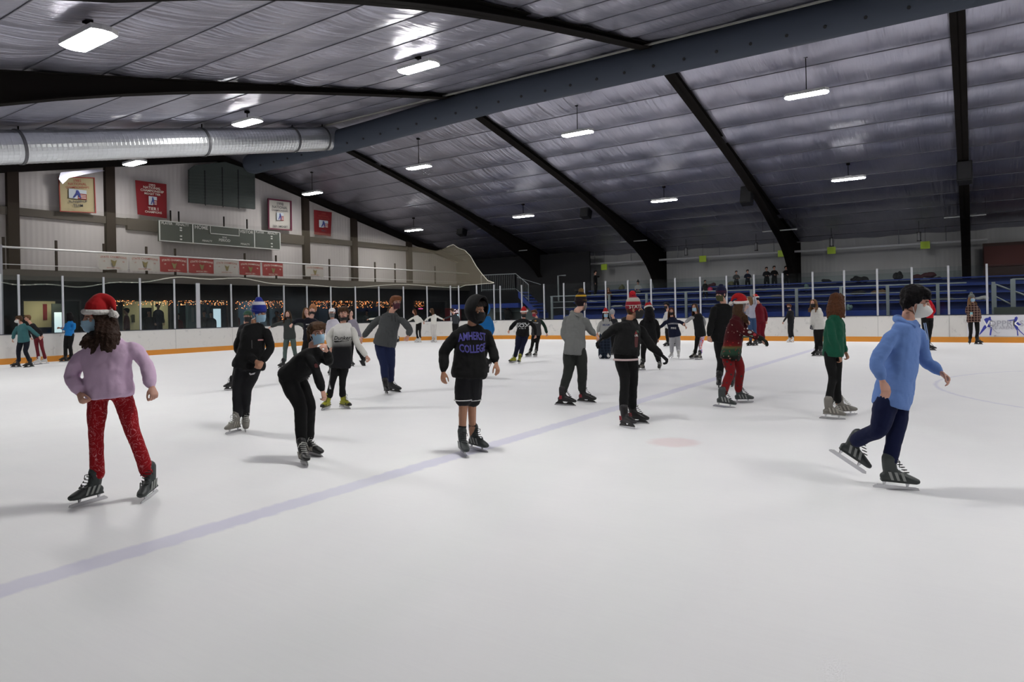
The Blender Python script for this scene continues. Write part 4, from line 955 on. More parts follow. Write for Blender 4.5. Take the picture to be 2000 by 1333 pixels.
def hair(root, h, style, m, vox, hatted=False):
    k = h.k; M = h.M(); mb = MB()
    mb.ball(h.p(0, -.022, .022 if hatted else .040), (.080*k, .090*k, .080*k) if hatted else (.084*k, .094*k, .086*k), 16, 12, M)
    mb.ball(h.p(0, -.045, -.01), (.074*k, .060*k, .070*k), 12, 10, M)
    random.seed(int(abs(h.c.x)*100))
    if style in ('short', 'mop') and not hatted:
        g = 1.0 if style == 'short' else 1.35
        for i in range(9):
            a = -1+2*i/8; mb.tube([h.p(a*.055, .02, .10*1.0), h.p(a*.066, .074, .082), h.p(a*.070+.01*g, .090, .082-.032*g)], [.026*k, .021*k, .010*k], 6)
        for s in (-1, 1):
            for i in range(4): mb.tube([h.p(s*.062, .03-.03*i, .07), h.p(s*.081, .028-.03*i, .03), h.p(s*.080, .024-.03*i, -.005-.02*i*g)], [.02*k, .016*k, .009*k], 6)
        if style == 'mop': mb.ball(h.p(0, -.012, .056), (.091*k, .099*k, .074*k), 14, 10, M)
    if style in ('long', 'wave', 'bob', 'pony'):
        L = {'long': .30, 'wave': .34, 'bob': .15, 'pony': .0}[style]
        for s in (-1, 1):
            for i in range(3): mb.tube(([] if hatted else [h.p(s*.03, .05, .105)])+[h.p(s*.068, .052-.02*i, .045 if hatted else .07), h.p(s*.080, .04-.02*i, .01), h.p(s*.082, .03-.02*i, -.05)], [.02*k, .017*k, .014*k, .010*k][hatted:], 6)
        if L:
            dn = -ZU
            for i in range(15):
                a = math.pi*(-.50+1.0*i/14); x, y = math.sin(a), -math.cos(a); p0 = h.p(x*.070, y*.078-.01, .03); p1 = h.p(x*.090, y*.094-.012, -.06); w = (.07 if style == 'wave' else .0)
                q = p1+dn*L*.5*k+(h.r*x*.012-h.f*.01)*k; e = p1+dn*L*(.9+.2*random.random())*k+(h.r*(x*.02+random.uniform(-.012, .012))-h.f*(.012+w))*k
                mb.tube([p0, p1, q, e], [.024*k, .026*k, .024*k, .010*k], 7)
        if style == 'long':
            for s in (-1, 1):
                for i in range(4):
                    a = .05+.02*i; mb.tube([h.p(s*.082, .02-.022*i, .0), h.p(s*(.090), .02-.02*i, -.08), h.p(s*(.098+.004*i), a-.03, -.15)-ZU*.02*k, h.p(s*(.094+.006*i), a-.01, -.15)-ZU*(.10+.03*random.random())*k], [.016*k, .018*k, .017*k, .007*k], 7)
        if style == 'pony':
            mb.tube([h.p(0, -.10, .06), h.p(0, -.15, .05), h.p(0, -.19, -.03), h.p(0, -.18, -.14)], [.025*k, .036*k, .034*k, .012*k], 8)
    return fuse(mb, 'hair', m, root, vox, 2, .016*k, hairtex)
def santa(root, h, tip, pom, vox):
    """white band round the head, red cone falling to tip"""
    k = h.k; n = 18; ring = []
    for j in range(n+1):
        a = 2*math.pi*j/n; ring.append(h.p(.088*math.sin(a), .100*math.cos(a)-.010, .045+.010*math.cos(a)))
    hat = MB(); top = [h.p(0, -.012, .05), h.p(0, -.014, .10), h.p(*tip[0]), h.p(*tip[1]), h.p(*tip[2])]
    P, R = curve(top, [(.090*k, .100*k), (.080*k, .088*k), (.055*k, .055*k), (.032*k, .032*k), (.014*k, .014*k)], 3); hat.tube(P, R, 16, side=h.r)
    o = fuse(hat, 'santa_hat', santa_m, root, vox, 2, .012)
    MB().tube(ring, .023*k, 8, cap=False).build('fur_band', pom_m, o, True); bpy.data.objects
    random.seed(3); pb = MB().ball(h.p(*pom), .036*k, 14, 10)
    for i in range(40):
        d = Vector((random.gauss(0, 1), random.gauss(0, 1), random.gauss(0, 1))).normalized(); pb.ball(h.p(*pom)+d*.031*k, .009*k, 6, 4)
    pb.build('pom_pom', pom_m, o, True)
    return o
def beanie(root, h, m, vox, pom=None, cuff=None, tall=.02):
    k = h.k; M = h.M(); mb = MB()
    P, R = curve([h.p(0, -.012, .020), h.p(0, -.013, .065), h.p(0, -.015, .105+tall*.6), h.p(0, -.018, .125+tall)], [(.087*k, .101*k), (.090*k, .102*k), (.076*k, .086*k), (.046*k, .052*k)], 4); mb.tube(P, R, 20, side=h.r)
    o = mb.build('knit_hat', m, root, True)
    if cuff:
        rg = MB(); rg.tube([h.p(0, -.012, .012), h.p(0, -.012, .05)], [(.092*k, .105*k), (.093*k, .106*k)], 20, side=h.r, dome=False); rg.build('cuff', cuff, o, True)
    if pom:
        pb = MB().ball(h.p(0, -.02, .158+tall), .044*k, 12, 8); random.seed(5)
        for i in range(40):
            d = Vector((random.gauss(0, 1), random.gauss(0, 1), random.gauss(0, 1))).normalized(); pb.ball(h.p(0, -.02, .158+tall)+d*.039*k, .011*k, 6, 4)
        pb.build('pom_pom', pom, o, True)
    return o
def mask(root, h, m, kind='surgical', low=False, name='face_mask'):
    k = h.k; vs = []; fs = []; nu, nv = 12, 8; dz = -.045 if low else 0
    for sgn in (0, 1):
        for j in range(nv+1):
            v = j/nv
            for i in range(nu+1):
                a = math.radians(-78+156*i/nu); z = (-.016-.100*v) if not low else (-.075-.045*v); ca = math.cos(a)
                rf = .099 - .016*abs(2*v-.75) - (.012*(1-v)*(1-max(0, ca)) ) + ((.030-.012*v)*max(0, ca)**5 if kind != 'cup' else .036*max(0, ca)**3*(1-abs(2*v-1)**2*.7)) - (.018 if low else 0)
                x = math.sin(a)*(.073-.012*v); f = ca*rf + .004; z += .012*math.sin(a)**2*(.5-v)*2
                if j in (nv,): f -= .012
                q = 1.0 if sgn == 0 else .965; wr = .0016*math.sin(v*19) if kind == 'surgical' else 0; vs.append(h.p(x*q, f*q+wr, z))
    N1 = (nu+1)*(nv+1)
    for j in range(nv):
        for i in range(nu): a = j*(nu+1)+i; fs.append((a, a+1, a+nu+2, a+nu+1)); a += N1; fs.append((a, a+nu+1, a+nu+2, a+1))
    mb = MB(); mb.add(vs, fs); o = mb.build(name, m, root, True)
    for s in (-1, 1): MB().tube([h.p(s*.070, .022, -.028+dz), h.p(s*.084, -.008, .014+dz*.3), h.p(s*.082, -.016, -.02), h.p(s*.066, .018, -.09)], .0022*k, 4).build('ear_loop', m, o)
    return o
def hood_up(root, h, m, neck, vox):
    k = h.k; vs = []; fs = []; n = 22; m2 = 10
    for sgn in (1, .88):
        for j in range(m2+1):
            t = j/m2; ang = math.radians(62+118*t)                      # 62 deg = rim, 180 = back of the head
            for i in range(n+1):
                a = 2*math.pi*i/n; rr = math.sin(ang); x = math.sin(a)*rr*.125*sgn; u = math.cos(a)*rr*(.165 if math.cos(a) > 0 else .155)*sgn; f = math.cos(ang)*.150*sgn+.012
                if math.cos(a) > .6: u += .015*(math.cos(a)-.6)*2
                vs.append(h.p(x, f + (.03 if j == 0 else 0)*math.cos(a), u+.005))
    N1 = (n+1)*(m2+1)
    for j in range(m2):
        for i in range(n): a = j*(n+1)+i; fs.append((a, a+1, a+n+2, a+n+1)); a += N1; fs.append((a, a+n+1, a+n+2, a+1))
    for i in range(n): fs.append((i, i+N1, i+1+N1, i+1))
    mb = MB(); mb.add(vs, fs); return mb.build('hood', m, root, True)
def project_text(root, target, s, size, c, yaw, m, arc=0, bold=.012, shear=0, squash=1, name='lettering', tilt=0):
    f = heading(yaw); r = -f.cross(ZU).normalized(); up = Matrix.Rotation(math.radians(tilt), 3, f) @ ZU; r = Matrix.Rotation(math.radians(tilt), 3, f) @ r
    o = lettering(s, size, c+f*.4, r, up, m, None, name=name, arc=arc, bold=bold, shear=shear, squash=squash, depth=0)
    return wrap(root, target, o, f)
def wrap(root, target, o, f, off=.004):
    bm = bmesh.new(); bm.from_mesh(o.data); bmesh.ops.triangulate(bm, faces=bm.faces)
    for _ in range(2):
        es = [e for e in bm.edges if e.calc_length() > .02]
        if es: bmesh.ops.subdivide_edges(bm, edges=es, cuts=1)
    tv = [v.co for v in target.data.vertices]; tp = [p.vertices for p in target.data.polygons]; T = parent_world(target).translation; bvh = BVHTree.FromPolygons([v+T for v in tv], tp)
    L0 = o.location.copy(); W = parent_world(root).translation; lastd = .4
    for v in bm.verts:
        p = v.co+L0; hit = bvh.ray_cast(p, -f, .8)
        if hit[0] is not None: lastd = hit[3]; q = hit[0]+f*off
        else: q = p-f*lastd
        v.co = q-W
    bm.to_mesh(o.data); bm.free(); o.location = (0, 0, 0); o.parent = root; return o
def patch(root, target, pts, c, yaw, m, name='print'):
    """flat outline (x right, y up, metres) pressed onto a garment"""
    f = heading(yaw); r = -f.cross(ZU).normalized(); mb = MB(); P = [c+f*.4+r*x+ZU*y for x, y in pts]; mb.add(P, [tuple(range(len(P)))])
    return wrap(root, target, mb.build(name, m, None), f)

def person(label, head, neck, sh, el, wr, hip, kn, ft, toe, face=(0, 0, 0), k=1.0, q=1, top=None, pants=None, skates='black', hairs=('short', 'brown'), sk='fair', bulk=1.0, legw=1.0, flare=0,
           hem=0.0, sleeves=None, hat=None, msk=None, shorts=False, gloves=None, body=0, extra=None, jointD=0, ground=0, hs=1.0, curl=.72, cuffless=False, hdepth=0, topname='sweatshirt', hoodback=False, skirt=0, D=None, lean=.55):
    """q = 0 near, 1 middle, 2 far. Joints are (x, y, depth offset) in the photo frame; feet are (x, y) ice contacts or (x, y, depth, pitch) when lifted"""
    vox = (.0105, .014, .019)[q]; bvox = (.0062, .009, .014)[q]
    cont = []
    for f in ft:
        if len(f) == 2: cont.append(at(f[0], f[1], Z=ground) if D is None else J(f[0], f[1], D))
    D0 = D or sum((c-Vector((0, 0, H))).dot(FW) for c in cont)/len(cont); D0 += jointD
    def Q(p): return J(p[0], p[1], D0+(p[2] if len(p) > 2 else 0))
    base = sum(cont, Vector())/len(cont); base.z = ground if D is None else min(c.z for c in cont)
    root = thing('person', label, 'person', base)
    head, neck = Q(tuple(head)+((hdepth,) if len(head) == 2 else ())), Q(neck); SH = [Q(p)-ZU*.015*k for p in sh]; EL = [Q(p) for p in el]; WR = [Q(p) for p in wr]; HP = [Q(p) for p in hip]; KN = [Q(p) for p in kn]
    hk = k*hs; h = HeadFrame(head, face[0], face[1], face[2], hk)
    # feet
    AN = []; ci = 0; feet = []
    for i, f in enumerate(ft):
        if len(f) == 2:
            c = cont[ci]; ci += 1; fw = heading(toe[i]); sh0 = (KN[i]-c-fw*(-.05*k)).normalized(); s = max(-.15, min(.5, sh0.dot(fw)/max(.3, sh0.z)))
            up = (sh0-fw*sh0.dot(fw)).normalized()*lean + ZU*(1-lean); up.normalize(); a = c+up*.17*k+fw*(s*.08-.072)*k; AN.append(a); feet.append((c, fw, up, s))
        else:
            a = J(f[0], f[1], D0+f[2]); fw = heading(toe[i], f[3]); up = heading(toe[i], f[3]+90); AN.append(a-fw*.06*k); feet.append((a-up*.17*k, fw, up, .1))
    tax = (neck-(HP[0]+HP[1])/2).normalized()                # shoulders hang below the neck base
    for i in (0, 1):
        gap = .072*k-(neck-SH[i]).dot(tax)
        if gap > 0: SH[i] = SH[i]-tax*gap
    sax = (SH[1]-SH[0]).normalized(); hax = (HP[1]-HP[0]).normalized(); mh = (HP[0]+HP[1])/2; ms = (SH[0]+SH[1])/2
    bf = heading(body)                                     # which way the chest faces
    side = bf.cross(ZU).normalized()
    if side.dot(sax) < 0: side = -side
    # limit side axes so that the depth of a three-quarter torso stays real
    s1 = (side*.75+sax*.25).normalized(); s0 = (side*.8+hax*.2).normalized()
    hw = .5*abs((SH[1]-SH[0]).dot(s1))
    wS = max(.150*k, min(.21*k, hw)); 
    # ---- body: continuous skin from head to feet
    mb = MB(); build_head(mb, h)
    nk = neck-(neck-ms)*.0; mb.tube([h.p(0, -.012, -.045), h.p(0, -.018, -.09), nk+(head-nk)*.15, nk+(ms-nk)*.5-ZU*.02*k], [.050*k, .048*k, .050*k, .052*k], 12)
    sp = [nk-ZU*.02*k, ms*.8+nk*.2-ZU*.03*k, ms*.55+mh*.45, ms*.25+mh*.75, mh]
    loft(mb, sp, [s1, s1, s1, s0, s0], [(.06*k, .05*k), (wS*.62, .060*k), (.11*k, .075*k), (.10*k, .07*k), (.11*k, .075*k)], 12)
    for i in (0, 1):
        P, R = curve([SH[i]*.8+(SH[0]+SH[1])*.1-ZU*.04*k, EL[i], WR[i]], [.030*k, .028*k, .023*k]); mb.tube(P, R, 8)
        d = (WR[i]-EL[i]).normalized(); out = (WR[i]-mh); out = (out-d*out.dot(d)); inner = -out if out.length > .02 else -bf
        if not (gloves and gloves != 'cuff'): hand(mb, WR[i], d, (inner*.8-bf*.2 if inner.length > .01 else -bf), bf, hk*.9, curl)
        P, R = curve([HP[i], KN[i], AN[i]], [.078*k, .052*k, .036*k] if shorts else [.055*k, .04*k, .026*k]); mb.tube(P, R, 10)
        if shorts:
            sv = KN[i]-AN[i]; mb.ball(AN[i]+sv*.62-bf*.022*k, (.046*k, .046*k, .10*k), 8, 8)
    fuse(mb, 'body', SK[sk], root, bvox, 2)
    # ---- top
    tm = top; b = bulk; mb = MB()
    hemc = mh - ZU*0 - (ms-mh).normalized()*hem*k
    wH = .165*k*b; C = [hemc, hemc+(ms-hemc)*.10, hemc+(ms-hemc)*.35, hemc+(ms-hemc)*.62, hemc+(ms-hemc)*.86, ms+(nk-ms)*.32, ms+(nk-ms)*.66, ms+(nk-ms)*.86]
    loft(mb, C, [s0, s0, s0, s1, s1, s1, s1, s1], [(wH*(1+flare)*.93, .118*k*b*(1+flare)), (wH*(1+flare*.8), .122*k*b*(1+flare*.6)), (.152*k*b, .116*k*b), ((wS*.60+.060*k*b), .115*k*b), (wS*1.12, .098*k*b), (wS*.98, .082*k), (.125*k, .074*k), (.080*k, .066*k)], 18)
    for i in (0, 1):
        wend = WR[i]-(WR[i]-EL[i]).normalized()*.012*k
        if sleeves is None or not cuffless:
            m1 = EL[i]*.35+SH[i]*.65; bs = b**.75; P, R = curve([SH[i]*.8+ms*.2-ZU*.035*k, SH[i]-ZU*.036*k, m1, EL[i], (EL[i]+wend)/2, wend-(wend-EL[i]).normalized()*.035*k, wend], [.042*k, .047*k*bs, .054*k*bs, .051*k*bs, .049*k*bs, .045*k*bs, .031*k], 3)
            if sleeves is None: mb.tube(P, R, 12, dome=True)
            else:
                sm = MB().tube(P, R, 12); fuse(sm, 'sleeve', sleeves, root, vox, 3, .018*k)
    tg = fuse(mb, topname, tm, root, vox, (10, 6, 3)[q], .022*k*(b if b < 1.2 else 1.2))
    if hoodback:
        hb = MB(); n = 10; ringp = [nk+(head-nk)*.12 + (side*math.cos(a)*.082 - bf*(math.sin(a)*.105-.02) + ZU*(.045*math.sin(a)-.072)) * k for a in [math.pi*(-.12+1.24*j/n) for j in range(n+1)]]
        hb.tube(ringp, [.018*k]+[(.018+.020*math.sin(math.pi*j/n))*k for j in range(1, n)]+[.018*k], 8); fuse(hb, 'hood', tm, root, vox, 3, .012*k)
    # ---- legs
    if pants:
        mb = MB(); pm = pants
        loft(mb, [mh+(ms-mh)*.12, mh, mh-ZU*.05*k], [s0]*3, [(.125*k, .10*k), (.145*k, .115*k), (.14*k, .11*k)], 14)
        for i in (0, 1):
            A = AN[i]+(KN[i]-AN[i]).normalized()*.065*k
            if shorts: P, R = curve([HP[i]*.85+mh*.15, HP[i]*.5+KN[i]*.5, KN[i]+(HP[i]-KN[i]).normalized()*.03*k], [.098*k, .100*k, .098*k], 4)
            else:
                fl = 1+skirt; A2 = A if not skirt else AN[i]-ZU*.08*k
                P, R = curve([HP[i]*.9+mh*.1, HP[i]*.55+KN[i]*.45, KN[i], KN[i]*.45+A2*.55, A2], [.094*k*legw, .088*k*legw, .069*k*legw*fl, .062*k*legw*fl, (max(.060*k, .055*k*legw) if not skirt else .10*k*legw)], 4)
            if isinstance(pants, (list, tuple)):
                lm = MB().tube(P, R, 12); fuse(lm, 'legging', pants[1+i], root, vox, 3, .006*k)
            else: mb.tube(P, R, 12)
        pg = fuse(mb, 'shorts' if shorts else 'trousers', pants[0] if isinstance(pants, (list, tuple)) else pants, root, vox, 3, .016*k if legw > .85 else .004)
    for c, fw, up, sf in feet:
        if skates == 'shoe':
            sh_ = MB(); r_ = fw.cross(up).normalized(); sh_.tube([c+up*.05*k-fw*.06*k, c+up*.05*k+fw*.05*k, c+up*.035*k+fw*.14*k], [(.04*k, .045*k), (.045*k, .04*k), (.035*k, .022*k)], 10, side=r_); sh_.tube([c+up*.05*k-fw*.03*k, c+up*.16*k-fw*.03*k], .04*k, 10); fuse(sh_, 'shoe', mat('shoe_dark', (.01, .01, .01), .5), root, .014, 2)
        else: place_skate(root, skates, c, fw, up, k, sf)
    if gloves:
        gm = gloves if gloves != 'cuff' else None
        if gm:
            for i in (0, 1):
                mb = MB(); d = (WR[i]-EL[i]).normalized(); out = (WR[i]-mh); out = (out-d*out.dot(d)); hand(mb, WR[i], d, (-out if out.length > .02 else -bf), bf, hk*1.12, curl); fuse(mb, 'glove', gm, root, bvox, 1)
    # ---- head gear
    hm = hairmat(hairs[1])
    if hairs[0]: hair(root, h, hairs[0], hm, (.007, .009, .013)[q], bool(hat) and hat[0] != 'hood')
    if q < 2: face_parts(root, h, hm, mouth=not msk or msk[1] == 'low')
    if msk: mask(root, h, msk[0], 'cup' if msk[1] == 'cup' else 'surgical', low=msk[1] == 'low')
    if hat:
        if hat[0] == 'santa': santa(root, h, hat[1], hat[2], (.008, .010, .013)[q])
        elif hat[0] == 'beanie': beanie(root, h, hat[1], 0, *hat[2:])
        elif hat[0] == 'hood': hood_up(root, h, tm, nk, vox)
        elif hat[0] == 'cap':
            c = MB().ball(h.p(0, -.010, .045), (.086*hk, .102*hk, .080*hk), 16, 8, h.M()); o = c.build('cap', hat[1], root, True)
            MB().tube([h.p(0, .07, .055), h.p(0, .11, .050), h.p(0, .15, .040)], [(.07*hk, .006*hk), (.065*hk, .005*hk), (.035*hk, .004*hk)], 12, side=h.r).build('brim', hat[1], o, True)
    if extra: extra(root, tg, h, k, dict(ms=ms, mh=mh, sh=SH, nk=nk, bf=bf, pants=pg if pants else None, WR=WR, EL=EL, KN=KN, HP=HP, AN=AN))
    return root
surg = mat('mask_blue', (.30, .47, .60), .8); mwhite = mat('mask_white', (.62, .62, .60), .8); mblack = mat('mask_black', (.006, .006, .007), .8); mred = mat('mask_red', (.25, .012, .03), .8); mmar = mat('mask_maroon', (.05, .006, .015), .8); mgrey = mat('mask_grey', (.12, .12, .12), .8); mcamo = mat('mask_camo', (.05, .05, .015), .8, var=.8, vscale=30)
blk = cloth('cloth_black', (.0075, .0075, .008)); blk2 = cloth('cloth_offblack', (.013, .013, .015))
S1 = [(0, -.05, .165), (0, -.10, .15), (0, -.12, .10)]
# ---- skaters nearest the camera
def ex1(root, tg, h, k, d):
    D = (h.c-Vector((0, 0, H))).dot(FW); hb = MB()
    for x0, x1, x2, y2, dd in ((196, 192, 188, 676, -.16), (203, 202, 200, 684, -.17), (209, 210, 209, 687, -.17), (215, 217, 217, 686, -.16), (219, 222, 224, 680, -.13), (221, 227, 230, 672, -.08)):
        P, R = curve([J(x0, 618, D-.0), J((x0+x1)/2, 634, D-.07), J(x1, 655, D+dd-.05), J(x2, y2, D+dd-.09)], [.026, .032, .034, .014], 4); hb.tube(P, R, 8)
    for x1, x2, y2 in ((178, 156, 674), (182, 166, 681), (187, 176, 679)):
        P, R = curve([J(x1+8, 642, D+.04), J(x1, 655, D-.10), J((x1+x2)/2, 666, D-.22), J(x2, y2, D-.25)], [.018, .024, .028, .012], 4); hb.tube(P, R, 8)
    fuse(hb, 'long_hair', hairmat('umber'), root, .008, 2, .02, hairtex)
person('girl in lilac sweatshirt, red snowflake leggings and drooping santa hat', (190, 620), (213, 650), [(160, 684, -.02), (255, 668, .02)], [(141, 735, -.04), (284, 711, .03)], [(154, 769, -.12), (297, 757, -.08)],
       [(191, 768), (238, 768)], [(188, 846, -.02), (259, 842, -.02)], [(174, 984), (291, 975)], [-22, 5], face=(-42, -6, -4), k=.99, q=0, top=cloth('lilac_fleece', (.58, .42, .57)), pants=cloth('leggings_red', (.27, .006, .010), pattern=('snow',)), legw=.88,
       skates='grey', hairs=('long', 'umber'), bulk=1.22, hem=.04, hat=('santa', [(.0, -.05, .145), (-.05, -.10, .12), (-.115, -.10, .06)], (-.125, -.085, .015)), msk=(surg, 'surgical'), body=-8, hs=1.02, extra=ex1)
def ex2(root, tg, h, k, d):
    f = d['bf']; c = d['ms']*.72+d['mh']*.28; r = -f.cross(ZU).normalized()
    patch(root, tg, [(-.035, -.012), (.035, -.012), (.035, .006), (-.035, .006)], c+r*.075, 30, mat('patch_redwhite', (.45, .2, .2), .7), 'chest_patch')
    patch(root, tg, [(-.004, -.11), (.004, -.11), (.004, .0), (-.004, .0)], c-r*.035, 30, mat('zip_grey', (.08, .08, .08), .4), 'zipper')
    patch(root, d['pants'], [(-.035, 0), (-.02, -.02), (.03, -.012), (.045, .012), (-.005, -.002), (-.025, .012)], d['mh']-ZU*.09*k+r*.05, 15, mat('swoosh_white', (.6, .6, .6), .6), 'trouser_mark')
person('boy in black coat with royal blue beanie striped white, hands clasped', (507, 611), (496, 630), [(475, 642), (520, 640)], [(464, 682, .02), (528, 680, -.05)], [(500, 706, -.20), (512, 708, -.20)],
       [(474, 716), (497, 716)], [(465, 761), (481, 761)], [(457, 846), (478, 842)], [-14, 25], face=(52, -8, 4), k=.98, q=0, top=blk, pants=blk2, legw=1.12, skates='greylt', hairs=(None, 'brown'), sk='tan', bulk=1.18, flare=.16, hem=.03,
       hat=('beanie', cloth('beanie_blue', (.018, .028, .20), pattern=('stripe', 1.70, 1.87, [(0, (.018, .028, .20)), (.60, (.55, .55, .6)), (.76, (.018, .028, .22))])), None, cloth('cuff_blue', (.018, .025, .17)), .045), msk=(surg, 'surgical'), body=25, topname='coat', extra=ex2)
def ex3(root, tg, h, k, d):
    patch(root, tg, [(-.018, -.02), (.018, -.02), (.02, .01), (0, .022), (-.02, .01)], d['ms']*.55+d['mh']*.45+RT*.03, 40, mat('emblem_dkred', (.10, .01, .01), .7), 'chest_emblem')
person('boy in all black bending forward with one hand at his blue mask', (619, 651), (610, 677), [(601, 688, -.10), (628, 684, .10)], [(620, 731, -.16), (643, 706, .02)], [(630, 764, -.20), (638, 686, -.10)],
       [(561, 738, -.02), (578, 733, .10)], [(586, 795, -.10), (603, 791, .05)], [(594, 909), (613, 891)], [30, 62], face=(42, 2, 4), k=.93, q=0, top=blk, pants=blk, legw=1.1, skates='hockey', hairs=('mop', 'brown'), bulk=1.12, hem=.06,
       msk=(surg, 'surgical'), body=60, topname='hoodie', extra=ex3, hs=1.02)
def ex4(root, tg, h, k, d):
    c = d['ms']*.72+d['mh']*.28
    project_text(root, tg, 'Dunkers', .085, c+RT*.015, 8, blk, shear=.25, bold=.014, squash=1.0)
    patch(root, tg, [(-.13, .012), (.14, .022), (.13, .012), (.0, -.005), (-.12, -.012)], c-ZU*.055, 8, blk, 'underline')
    patch(root, d['pants'], [(-.012, .16), (.014, .16), (.018, -.18), (-.008, -.18)], d['KN'][0]+ZU*.03-RT*.035, -20, mat('stripe_white', (.5, .5, .5), .7), 'side_stripe')
person('boy in white and black hoodie with yellow toed skates', (671, 613), (670, 630), [(654, 638), (688, 638)], [(643, 659, .05), (698, 672, .02)], [(646, 680, -.04), (716, 696, -.08)],
       [(656, 713), (674, 713)], [(650, 742, -.05), (669, 741)], [(636, 800), (674, 798)], [-12, 48], face=(12, 4, 4), k=.94, q=0, top=cloth('fade_knit', (.6, .6, .6), pattern=('grad', 1.0, 1.28)), sleeves=cloth('white_knit', (.62, .61, .57)), cuffless=False,
       pants=blk, legw=.88, skates='yellow', hairs=('mop', 'brown'), sk='fair', bulk=1.15, hem=.05, msk=(mblack, 'low'), body=10, topname='hoodie', extra=ex4, hoodback=False)
def ex5(root, tg, h, k, d):
    g = MB()
    for s in (-1, 1):
        ring = [h.p(s*.032+.020*math.cos(a), .094, -.003+.016*math.sin(a)) for a in [2*math.pi*j/12 for j in range(13)]]; g.tube(ring, .0022, 5); g.tube([h.p(s*.052, .090, .0), h.p(s*.078, .0, .004)], .002, 5)
    g.build('glasses', mat('glasses_frame', (.15, .15, .15), .3, .5), root)
    cords(root, d, lace_b)
def cords(root, d, m, n=.12):
    f = d['bf']; r = -f.cross(ZU).normalized(); c = d['nk']+f*.12-ZU*.05
    MB().tube([c-r*.03, c-r*.035+f*.02-ZU*n], .004, 5).tube([c+r*.03, c+r*.035+f*.02-ZU*n*1.1], .004, 5).build('drawstrings', m, root)
person('tall ginger haired man in dark grey hoodie, glasses and maroon mask', (773, 591), (764, 610), [(743, 618), (783, 620)], [(722, 643, .06), (800, 644, -.05)], [(708, 660, .0), (797, 657, -.16)],
       [(742, 674), (760, 674)], [(750, 711, -.05), (763, 709)], [(755, 771), (770, 766)], [18, 66], face=(38, 0, 2), k=1.08, q=0, top=cloth('grey_fleece', (.062, .066, .068)), pants=cloth('navy_jersey', (.012, .018, .055)), legw=1.12, skates='black', hairs=('mop', 'ginger'), bulk=1.28, hem=.02,
       msk=(mmar, 'surgical'), body=30, topname='hoodie', extra=ex5, hoodback=True, hs=.98)
def ex6(root, tg, h, k, d):
    m = mat('print_violet', (.075, .065, .30), .7); c = d['ms']*.70+d['mh']*.30+RT*.005
    c = c+ZU*.03; project_text(root, tg, 'AMHERST', .115, c+ZU*.055, 14, m, arc=.9, bold=.03, squash=.60); project_text(root, tg, 'COLLEGE', .115, c-ZU*.085, 14, m, arc=-.9, bold=.03, squash=.60)
    for i in (0, 1): 
        pass
    rim = MB()
    for i in (0, 1):
        c0 = d['KN'][i]+(d['HP'][i]-d['KN'][i]).normalized()*.015*k; rr = [c0+RT*math.cos(a)*.098*k+FW*math.sin(a)*.098*k+ZU*0 for a in [2*math.pi*j/16 for j in range(17)]]; rim.tube(rr, .007, 5, cap=False)
    rim.build('shorts_piping', mat('piping_white', (.5, .5, .5), .7), root)
    so = MB()
    for i in (0, 1): so.tube([d['AN'][i]+ZU*.06, d['AN'][i]+(d['KN'][i]-d['AN'][i])*.34], [.043*k, .044*k], 12, dome=False)
    so.build('socks', blk2, root)
person('boy in black hoodie with violet college lettering, hood up, black shorts', (930, 607), (921, 632), [(893, 645, -.02), (947, 643, .06)], [(868, 689, -.02), (960, 680, .08)], [(866, 727, -.10), (969, 711, -.02)],
       [(906, 731), (927, 731)], [(905, 784, -.04), (922, 784, .03)], [(905, 890), (933, 881)], [16, 46], face=(52, -2, 2), k=.99, q=0, top=blk, pants=blk2, shorts=True, skates='grey', hairs=('short', 'dark'), sk='tan', bulk=1.22, hem=.045, hat=('hood',), msk=(mblack, 'surgical'), body=14, topname='hoodie', extra=ex6, curl=.35)
person('boy in grey hoodie with black and gold striped pompom hat, seen from behind', (1135, 592), (1126, 609), [(1108, 617, .06), (1142, 620, -.02)], [(1102, 654, .02), (1152, 645, .08)], [(1120, 678, -.12), (1163, 655, .12)],
       [(1113, 688), (1132, 687)], [(1111, 722), (1137, 720)], [(1105, 793), (1146, 787)], [72, 62], face=(128, -2, 6), k=1.04, q=0, top=cloth('mid_grey_fleece', (.15, .155, .15)), pants=cloth('charcoal_jersey', (.022, .024, .022)), legw=1.2, skates='redblk', hairs=(None, 'brown'), sk='pale', bulk=1.2, hem=.05,
       hat=('beanie', cloth('knit_gold', (.01, .008, .01), pattern=('stripe', 1.66, 1.86, [(0, (.012, .008, .01)), (.30, (.45, .27, .02)), (.40, (.012, .008, .01)), (.62, (.45, .27, .02)), (.72, (.012, .008, .01))])), cloth('pom_gold', (.12, .07, .02)), cloth('cuff_dark', (.014, .008, .010)), .03), msk=(mgrey, 'surgical'), body=60, topname='hoodie', hoodback=True, hs=.98)
